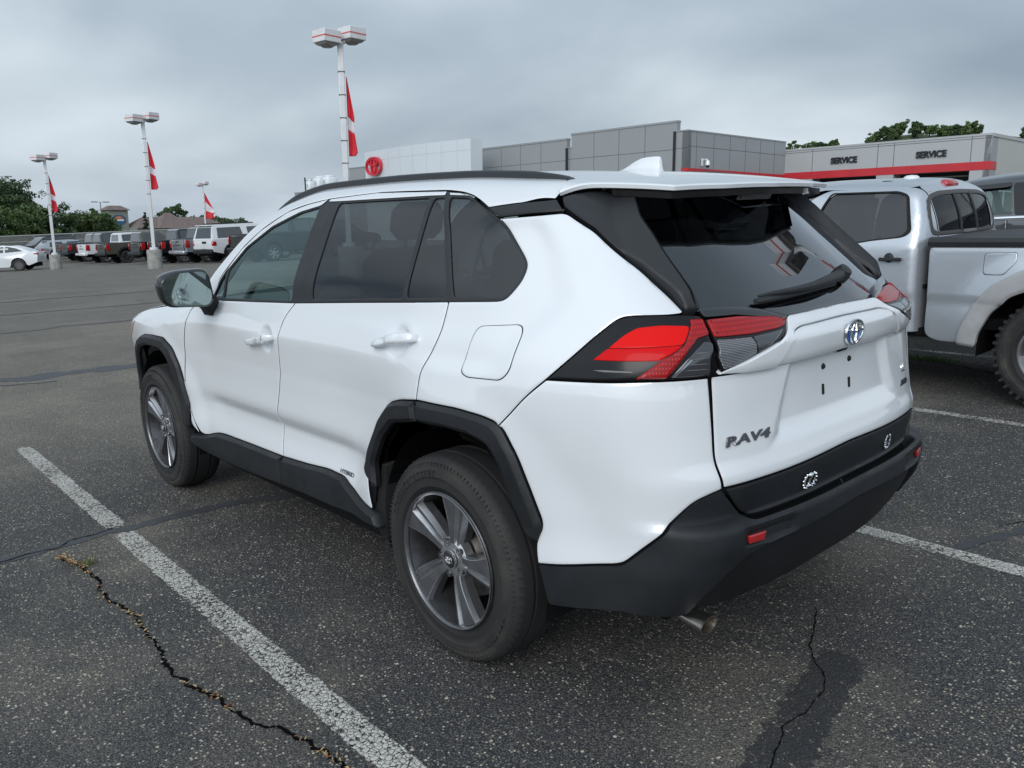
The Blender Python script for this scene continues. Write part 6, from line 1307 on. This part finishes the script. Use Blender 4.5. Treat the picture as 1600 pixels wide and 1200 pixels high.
# ================================================================ light poles with banners
m_pole = M('pole_white', (.66, .67, .68), .45, var=.05, vs=3); m_conc = M('concrete_base', (.27, .265, .245), .9, var=.18, vs=4, bump=.01, bs=30)
m_flag_r = M('banner_red', (.62, .02, .035), .7); m_flag_w = M('banner_white', (.72, .70, .74), .7); m_stripe = M('lamp_stripe', (.60, .10, .08), .5); m_lens = M('lamp_lens', (.25, .25, .24), .2, spec=.8)
m_ink = M('banner_ink', (.16, .08, .30), .6)
def pole(x, y, H, label, shape, rot=0., base=.8, z0=None, r=.075, txt=None, brot=0.):
    """shape: (dx along banner, dz) list of the free edge; the fixed edge runs down the pole"""
    e = bpy.data.objects.new('light_pole', None); C.objects.link(e); e.matrix_world = Matrix.Translation((x, y, gz(x) if z0 is None else z0)) @ LEAN @ Matrix.Rotation(rot, 4, 'Z'); e['label'] = label; e['category'] = 'light pole'; e['group'] = 'light poles with red banners'
    m = MB(); m.lathe([(.30, -.35), (.295, base-.03), (.275, base), (0, base)], 28, 'z'); m.build('concrete_base', m_conc, e, 50)
    m = MB(); m.lathe([(.17, base), (.17, base+.09), (r+.02, base+.10)], 20, 'z'); m.build('base_plate', m_pole, e, 40)
    m = MB(); m.box(-r, r, -r, r, base+.05, H-.30, bev=.02); po_ = m.build('pole', m_pole, e, 40)
    m = MB()
    for k in range(5): m.box(-r-.012, r+.012, -r-.012, r+.012, H-1.0-k*.56, H-.98-k*.56)
    m.build('strap', M('strap_dark', (.10, .10, .10), .5), po_)
    for s, (hx, hy, hz) in enumerate(((.30, .10, .14), (-.32, -.16, .0))):
        T = Matrix.Translation((hx, hy, H-.35+hz)) @ Matrix.Rotation(math.radians(38), 4, 'Z')
        m = MB(); m.box(-.255, .255, -.255, .255, .0, .29, T, bev=.012); hd = m.build('lamp_head', m_pole, e, 40)
        m = MB(); m.box(-.259, .259, -.259, .259, .12, .15, T); m.build('stripe', m_stripe, hd)
        m = MB(); m.lathe([(.31, 0), (.26, -.05), (.13, -.08), (0, -.09)], 4, 'z', T @ Matrix.Rotation(math.radians(45), 4, 'Z')); m.lathe([(.20, -.05), (.12, -.10), (0, -.11)], 16, 'z', T); m.build('lamp_lens', m_lens, hd, 30)
        m = MB(); m.tube([(0, 0, H-.35), (hx*.5, hy*.5, H-.30+hz*.5), (hx*.7, hy*.7, H-.2+hz)], .04, 8); m.build('arm', m_pole, e, 50)
    # banner: cloth strip hanging from the pole, three colour fields
    if shape:
        f = bpy.data.objects.new('banner', None); C.objects.link(f); f.matrix_world = e.matrix_world @ Matrix.Rotation(brot, 4, 'Z'); f['label'] = shape[0]; f['category'] = 'banner'; f['group'] = 'red and white banners on the poles'
        pts = shape[1]; zt, zw0, zw1, zb = shape[2]
        for nm, mt, a, b in (('upper_field', m_flag_r, zt, zw0), ('white_field', m_flag_w, zw0, zw1), ('lower_field', m_flag_r, zw1, zb)):
            K = 14; V = []; Fc = []; J = 7
            for i in range(K+1):
                z = a+(b-a)*i/K; zz = H-z; wfree = np.interp(z, [p[0] for p in pts], [p[1] for p in pts]); drop = np.interp(z, [p[0] for p in pts], [p[2] for p in pts])
                for j in range(J+1):
                    t = j/J; V.append((r+.03+wfree*t, .06+.07*math.sin(t*7+z*1.7)*t+.05*math.sin(z*3)*t, zz-drop*t))
            for i in range(K):
                for j in range(J): Fc.append((i*(J+1)+j, i*(J+1)+j+1, (i+1)*(J+1)+j+1, (i+1)*(J+1)+j))
            o = mesh_obj(nm, V, Fc, mt, None, 180); o.parent = f
            sm_ = o.modifiers.new('cloth', 'SOLIDIFY'); sm_.thickness = .004
        zc_ = H-(zw0+zw1)/2; wf = np.interp((zw0+zw1)/2, [p[0] for p in pts], [p[1] for p in pts]); dr = np.interp((zw0+zw1)/2, [p[0] for p in pts], [p[2] for p in pts])
        if txt: text_mesh(txt, .15, .004, m_ink, f, frame((r+.03+wf*.50, .16, zc_-dr*.5), (1, 0, -.15), (.1, 0, 1), (0, 1, 0)), 'banner_lettering', bold=.010, sx=-.9 if False else .8)
    return e
toF = math.pi  # local +x points to the picture's right: -y mostly
def face(x, y): return math.atan2(CAM[1]-y, CAM[0]-x)+math.pi/2      # banner plane square to the line from here to the crossover
narrow = lambda l, w0: (l, [(1.45, .02, 0), (2.3, .20*w0, .12), (3.2, .30*w0, .2), (3.9, .36*w0, .25), (4.3, .34*w0, .1)], (1.45, 2.62, 3.05, 3.95))
nshape = lambda l, w: (l, [(1.10, .02, 0), (1.5, .16*w, .12), (1.9, .28*w, .2), (2.3, .26*w, .12), (2.7, .33*w, .1), (2.9, .36*w, .06), (3.05, .26*w, 0)], (1.10, 2.06, 2.38, 3.05))
pole(17.0, -8.9, 6.15, 'tall white twin-lamp pole with red banner, nearest, rising behind the crossover roof', nshape('red banner with white middle on the nearest light pole', .62), face(17, -8.9), txt='TO')
pole(34.4, -9.75, 6.35, 'white twin-lamp pole on a concrete base, second from the crossover', nshape('red banner with white middle on the second light pole', .8), face(34, -9.2), txt='OY')
pole(48.6, -9.2, 6.15, 'white twin-lamp pole on a concrete base beside the white low sedan', nshape('red banner with white middle on the leftmost light pole', .85), face(49, -8.7), txt='TO')
p4 = ('wind-blown red banner flying from the small distant pole', [(1.1, .05, .0), (2.2, 1.05, 1.1), (2.6, .95, .45), (3.4, .75, .0), (4.2, 1.1, .0)], (1.1, 1.95, 2.95, 3.75))
pole(85.4, -32.4, 6.6, 'small distant twin-lamp pole with a flying banner above the white off-roader', p4, face(85, -32), txt=None)
# the next pole of the row stands just outside the picture and is mirrored in the rear glass
pole(-.6, -9.0, 6.75, 'white twin-lamp pole beyond the right edge, seen mirrored in the rear window', nshape('red banner on the pole mirrored in the rear window', 2.2), math.radians(192), brot=math.radians(-92))
# far street lamps beyond the trees
for x, y, h, l in ((159., -28.0, 11.9, 'thin double-armed street lamp above the tall left tree'), (159.2, -43., 7.4, 'thin double-armed street lamp left of the hotel tower')):
    e = bpy.data.objects.new('street_lamp', None); C.objects.link(e); e.matrix_world = Matrix.Translation((x, y, -1)) @ LEAN; e['label'] = l; e['category'] = 'street lamp'; e['group'] = 'distant street lamps'
    m = MB(); m.tube([(0, 0, 0), (0, 0, h)], [.16, .09], 6); m.build('pole', M('grey_steel', (.22, .23, .24), .5), e); m = MB(); m.box(-.2, .2, -1.5, -.5, h-.05, h+.12); m.box(-.2, .2, .5, 1.5, h-.05, h+.12); m.box(-.04, .04, -.6, .6, h-.02, h+.04); m.build('lamp_head', M('grey_steel', (.22, .23, .24), .5), e)
# rail fence behind the far row
fe = empty('fence', 'low grey chain-link fence between the far row and the trees', 'fence', (82, -12, gz(80)))
m = MB(); m.tube([(-8, -24, 1.9), (4, 2, 1.9), (16, 28, 1.9)], .05, 6); m.tube([(-8, -24, 1.35), (4, 2, 1.35), (16, 28, 1.35)], .035, 6); m.build('rail', M('galvanised', (.28, .29, .29), .5), fe)
for k in range(19): t = k/18; m = MB(); m.tube([(-8+24*t, -24+52*t, 0), (-8+24*t, -24+52*t, 1.95)], .05, 6); m.build('post', M('galvanised', (.28, .29, .29), .5), fe)
def mesh_mat():
    n = N('chain_link'); t = n.n('ShaderNodeBsdfTransparent'); mx = n.n('ShaderNodeMixShader'); n.L(t.outputs[0], mx.inputs[1]); n.L(n.b.outputs[0], mx.inputs[2]); n.L(mx.outputs[0], n.o.inputs[0]); n.set('Base Color', (.16, .17, .17)); mx.inputs[0].default_value = .55; return n.m
m = MB(); m.add([(-8, -24, .1), (16, 28, .1), (16, 28, 1.88), (-8, -24, 1.88)], [(0, 1, 2, 3)]); m.build('wire_mesh', mesh_mat(), fe)
# ================================================================ trees
def leaf_mat(name, a, b, c):
    n = N(name); n.set('Roughness', .6); n.set('Specular IOR Level', .3); oi = n.n('ShaderNodeAttribute'); oi.attribute_name = 'shade'
    col = n.mix(n.step(n.noise(.55, 3, .6), .38, .62), a, b); col = n.mix(n.math('MULTIPLY', oi.outputs['Fac'], .8), col, c); n.set('Base Color', col); return n.m
m_leaf = leaf_mat('foliage', (.045, .085, .026), (.080, .130, .040), (.12, .17, .065)); m_leafd = leaf_mat('foliage_dark', (.032, .062, .025), (.052, .090, .034), (.08, .12, .05)); m_con = leaf_mat('conifer_green', (.018, .036, .020), (.026, .050, .024), (.04, .065, .03))
m_bark = M('bark', (.07, .055, .042), .9, var=.3, vs=3)
def tree(x, y, z0, blobs, label, group, mat, count, leaf, name='broadleaf_tree', seed=1, trunk=.25, conifer=False, shell=.55):
    """blobs: (dx,dy,dz,rx,ry,rz) clumps; leaf cards spread through their volume, denser outside"""
    r = np.random.RandomState(seed); e = bpy.data.objects.new(name, None); C.objects.link(e); e.location = (x, y, z0); e['label'] = label; e['category'] = 'tree'
    if group: e['group'] = group
    top = max(b[2]+b[5]*.5 for b in blobs); m = MB(); m.tube([(0, 0, -1), (trunk*.3, 0, top*.3), (0, trunk*.3, top*.75)], [trunk, trunk*.75, trunk*.35], 8)
    for b in blobs[:10]: m.tube([(0, 0, top*.25+.1), (b[0]*.5, b[1]*.5, b[2]*.7), (b[0], b[1], b[2])], [trunk*.45, trunk*.28, trunk*.08], 6)
    m.build('trunk', m_bark, e)
    # sub-clumps give the outline its bumps
    sub = []; vol = np.array([b[3]*b[4]*b[5] for b in blobs])**.7; vol /= vol.sum()
    for b, v in zip(blobs, vol):
        k = max(4, int(v*count/70))
        for _ in range(k):
            d = r.normal(size=3); d /= np.linalg.norm(d); q = r.uniform(shell, 1.02)
            sub.append((np.array(b[:3])+d*np.array(b[3:])*q, r.uniform(.2, .42)*np.mean(b[3:])+.05))
    per = int(count/len(sub)); P = []; S_ = []
    for c_, s in sub:
        k = int(per*r.uniform(.4, 1.5)); g = r.normal(size=(k, 3)); g /= np.linalg.norm(g, axis=1)[:, None]; g *= (r.uniform(.2, 1, size=(k, 1))**.5)*s*np.array([1.15, 1.15, .8]); P.append(c_+g); S_.append(np.full(k, r.uniform(0, 1)))
    P = np.concatenate(P); S_ = np.concatenate(S_); n = len(P); a = r.normal(size=(n, 3)); a /= np.linalg.norm(a, axis=1)[:, None]; b = np.cross(a, r.normal(size=(n, 3))); b /= np.linalg.norm(b, axis=1)[:, None]
    sz = leaf*r.uniform(.6, 1.4, size=(n, 1)); V = np.concatenate([P-a*sz, P-b*sz*.6, P+a*sz, P+b*sz*.6], 1).reshape(-1, 3)
    me = bpy.data.meshes.new('crown'); me.vertices.add(4*n); me.vertices.foreach_set('co', V.astype(np.float32).ravel()); me.loops.add(4*n); me.loops.foreach_set('vertex_index', np.arange(4*n, dtype=np.int32)); me.polygons.add(n); me.polygons.foreach_set('loop_start', np.arange(0, 4*n, 4, dtype=np.int32)); me.polygons.foreach_set('loop_total', np.full(n, 4, dtype=np.int32)); me.update(); me.validate()
    at = me.attributes.new('shade', 'FLOAT', 'POINT'); at.data.foreach_set('value', np.repeat(np.clip(S_+r.normal(0, .12, n), 0, 1), 4).astype(np.float32)); me.materials.append(mat)
    o = bpy.data.objects.new('crown', me); C.objects.link(o); o.parent = e; return e
def rb(seed, n, R, H, z0, fx=1, fy=1):
    r = random.Random(seed); out_ = []
    for i in range(n):
        a = r.uniform(0, 6.28); q = R*math.sqrt(r.random())*.8; z = z0+(H-z0)*(r.random()**.8); k = 1-.55*abs((z-z0)/(H-z0)-.42)*1.6
        out_.append((q*math.cos(a)*k*fx, q*math.sin(a)*k*fy, z, R*r.uniform(.28, .48), R*r.uniform(.28, .48), R*r.uniform(.22, .36)))
    return out_
# left group behind the far row (positions from the map; heights from the picture)
LT = [(108, -12.5, 9.6, 6.0, 'tallest dark tree at the left edge', 1, m_leafd, 26000), (110, -19.5, 8.6, 4.2, 'tall tree with a feathery right side, second from the left edge', 2, m_leafd, 17000), (94, -12.3, 5.2, 4.5, 'low round tree in front of the tallest tree at the left edge', 3, m_leaf, 17000),
      (94, -17.5, 5.4, 3.6, 'rounded tree right behind the leftmost light pole', 4, m_leaf, 15000), (97, -20.6, 5.4, 3.2, 'rounded tree just right of the leftmost light pole', 5, m_leafd, 14000), (112, -26.5, 4.3, 2.6, 'small tree in the dip left of the rounded tree by the hotel', 6, m_leaf, 8000), (101, -25.6, 4.7, 3.3, 'rounded tree just left of the hotel tower', 7, m_leaf, 16000), (120, -30.2, 3.6, 2.6, 'pale small tree peeking in the dip between two rounded trees', 8, m_leaf, 6500), (99, -9, 7.2, 4.5, 'broad tree cut by the left edge of the picture', 9, m_leafd, 14000)]
for x, y, H, R, l, s, mt, ct in LT: tree(x, y, gz(80)-.3, rb(s, 22, R, H-R*.22, R*.25), l, 'trees beyond the far row', mt, ct, .125, seed=s, trunk=.3, shell=.25)
for x, y, H, l, s in ((117, -36.8, 4.3, 'dark conifer standing before the hotel roof', 21), (123, -34.6, 2.9, 'small dark shrub conifer at the foot of the sign tower', 22)):
    tree(x, y, -.9, [(0, 0, H*.12+i*H*.095, (1-i/10)*H*.17+.05, (1-i/10)*H*.17+.05, H*.09) for i in range(10)], l, 'conifers by the hotel', m_con, 3000, .10, 'conifer', s, .12)
for i, (x, y, H, R) in enumerate(((168, -59.5, 6.6, 5.2), (172, -64.5, 5.5, 4.2), (178, -69.5, 5.6, 4.0), (212, -85, 4.4, 6), (222, -92, 4.2, 6), (238, -101, 4.0, 7), (247, -108, 3.9, 6))):
    tree(x, y, -1.6, rb(40+i, 11, R, H-R*.15, R*.2), ('hazy distant tree right of the hotel roof', 'hazy distant tree under the flying banner', 'hazy distant tree above the white off-roader', 'low hazy tree on the far skyline, fourth right of the hotel', 'low hazy tree on the far skyline, fifth right of the hotel', 'low hazy tree on the far skyline, sixth right of the hotel', 'low hazy tree nearest the crossover windscreen pillar')[i], 'distant skyline trees', m_leafd, 4200, .26, seed=40+i)
# grassy hill with shrubs behind the service wing
HX = lambda t: (78.-90.*t, -108.-4.*t)
hz_ = lambda t: float(np.interp(t, [-.3, 0, .15, .2, .255, .285, .313, .35, .376, .411, .46, .514, .6, .8], [2., 5, 8.0, 8.35, 8.45, 8.65, 8.8, 9.3, 9.35, 9.1, 8.8, 7.8, 7.2, 6]))
K = 60; V = []
for i in range(K+1):
    t = -.3+1.1*i/K; x, y = HX(t); h = hz_(t)+.10*math.sin(i*1.3)+.08*math.sin(i*2.9)
    for dy, q in ((26, 0), (15, .45), (6, .86), (0, 1.), (-10, .97), (-60, .6)): V.append((x, y+dy, -4+(h+4)*q+.15*math.sin(i*2.1+dy)))
hill = mesh_obj('hill', V, [(i*6+j, i*6+j+1, i*6+7+j, i*6+6+j) for i in range(K) for j in range(5)], M('hill_grass', (.085, .115, .045), .9, var=.35, vs=.6, bump=.3, bs=3), None, 180); tag(hill, kind='structure')
HT = [(.178, .9, 1.0, 'tiny bush where the grey wing meets the service roof'), (.203, 2.3, 1.5, 'lone dark tree at the left end of the hill ridge'), (.233, 1.6, 2.2, 'round bush on the ridge, second from the left'), (.252, 1.4, 1.6, 'small bush on the ridge beside the round bush'), (.268, 1.5, 1.3, 'upright bush on the ridge above the first service sign'), (.332, 1.3, 2.2, 'low spreading bush mid ridge'), (.347, 1.6, 1.9, 'low bush right of the spreading bush mid ridge'),
      (.357, 2.0, 1.3, 'airy tree left of the tallest pair on the ridge'), (.366, 2.3, 1.7, 'left tree of the tallest pair on the ridge'), (.388, 2.3, 1.8, 'right tree of the tallest pair on the ridge'), (.405, 1.2, 2.0, 'small shrub right of the tallest pair on the ridge'), (.424, 1.3, 1.6, 'shrub above the right end of the second service sign'), (.440, 1.4, 1.6, 'leaning shrub by the service corner'), (.455, 1.5, 1.8, 'thick shrub below the leaning tree'), (.463, 2.4, 1.1, 'leaning tree with a bare gap by the service corner'), (.520, 1.2, 2.2, 'low bush at the right edge of the picture')]
for i, (t, h, R, l) in enumerate(HT):
    x, y = HX(t); z = hz_(t)-.5; h = h*.72+.3
    bl = rb(80+i, 12, R*.8, h*.9, .25)
    tree(x, y+2, z, bl, l, 'shrubs and trees on the hill', m_leaf if i % 3 else m_leafd, 3600 if h > 2.2 else 2400, .13, 'hill_tree' if h > 2.2 else 'shrub', 80+i, .10, shell=.3)
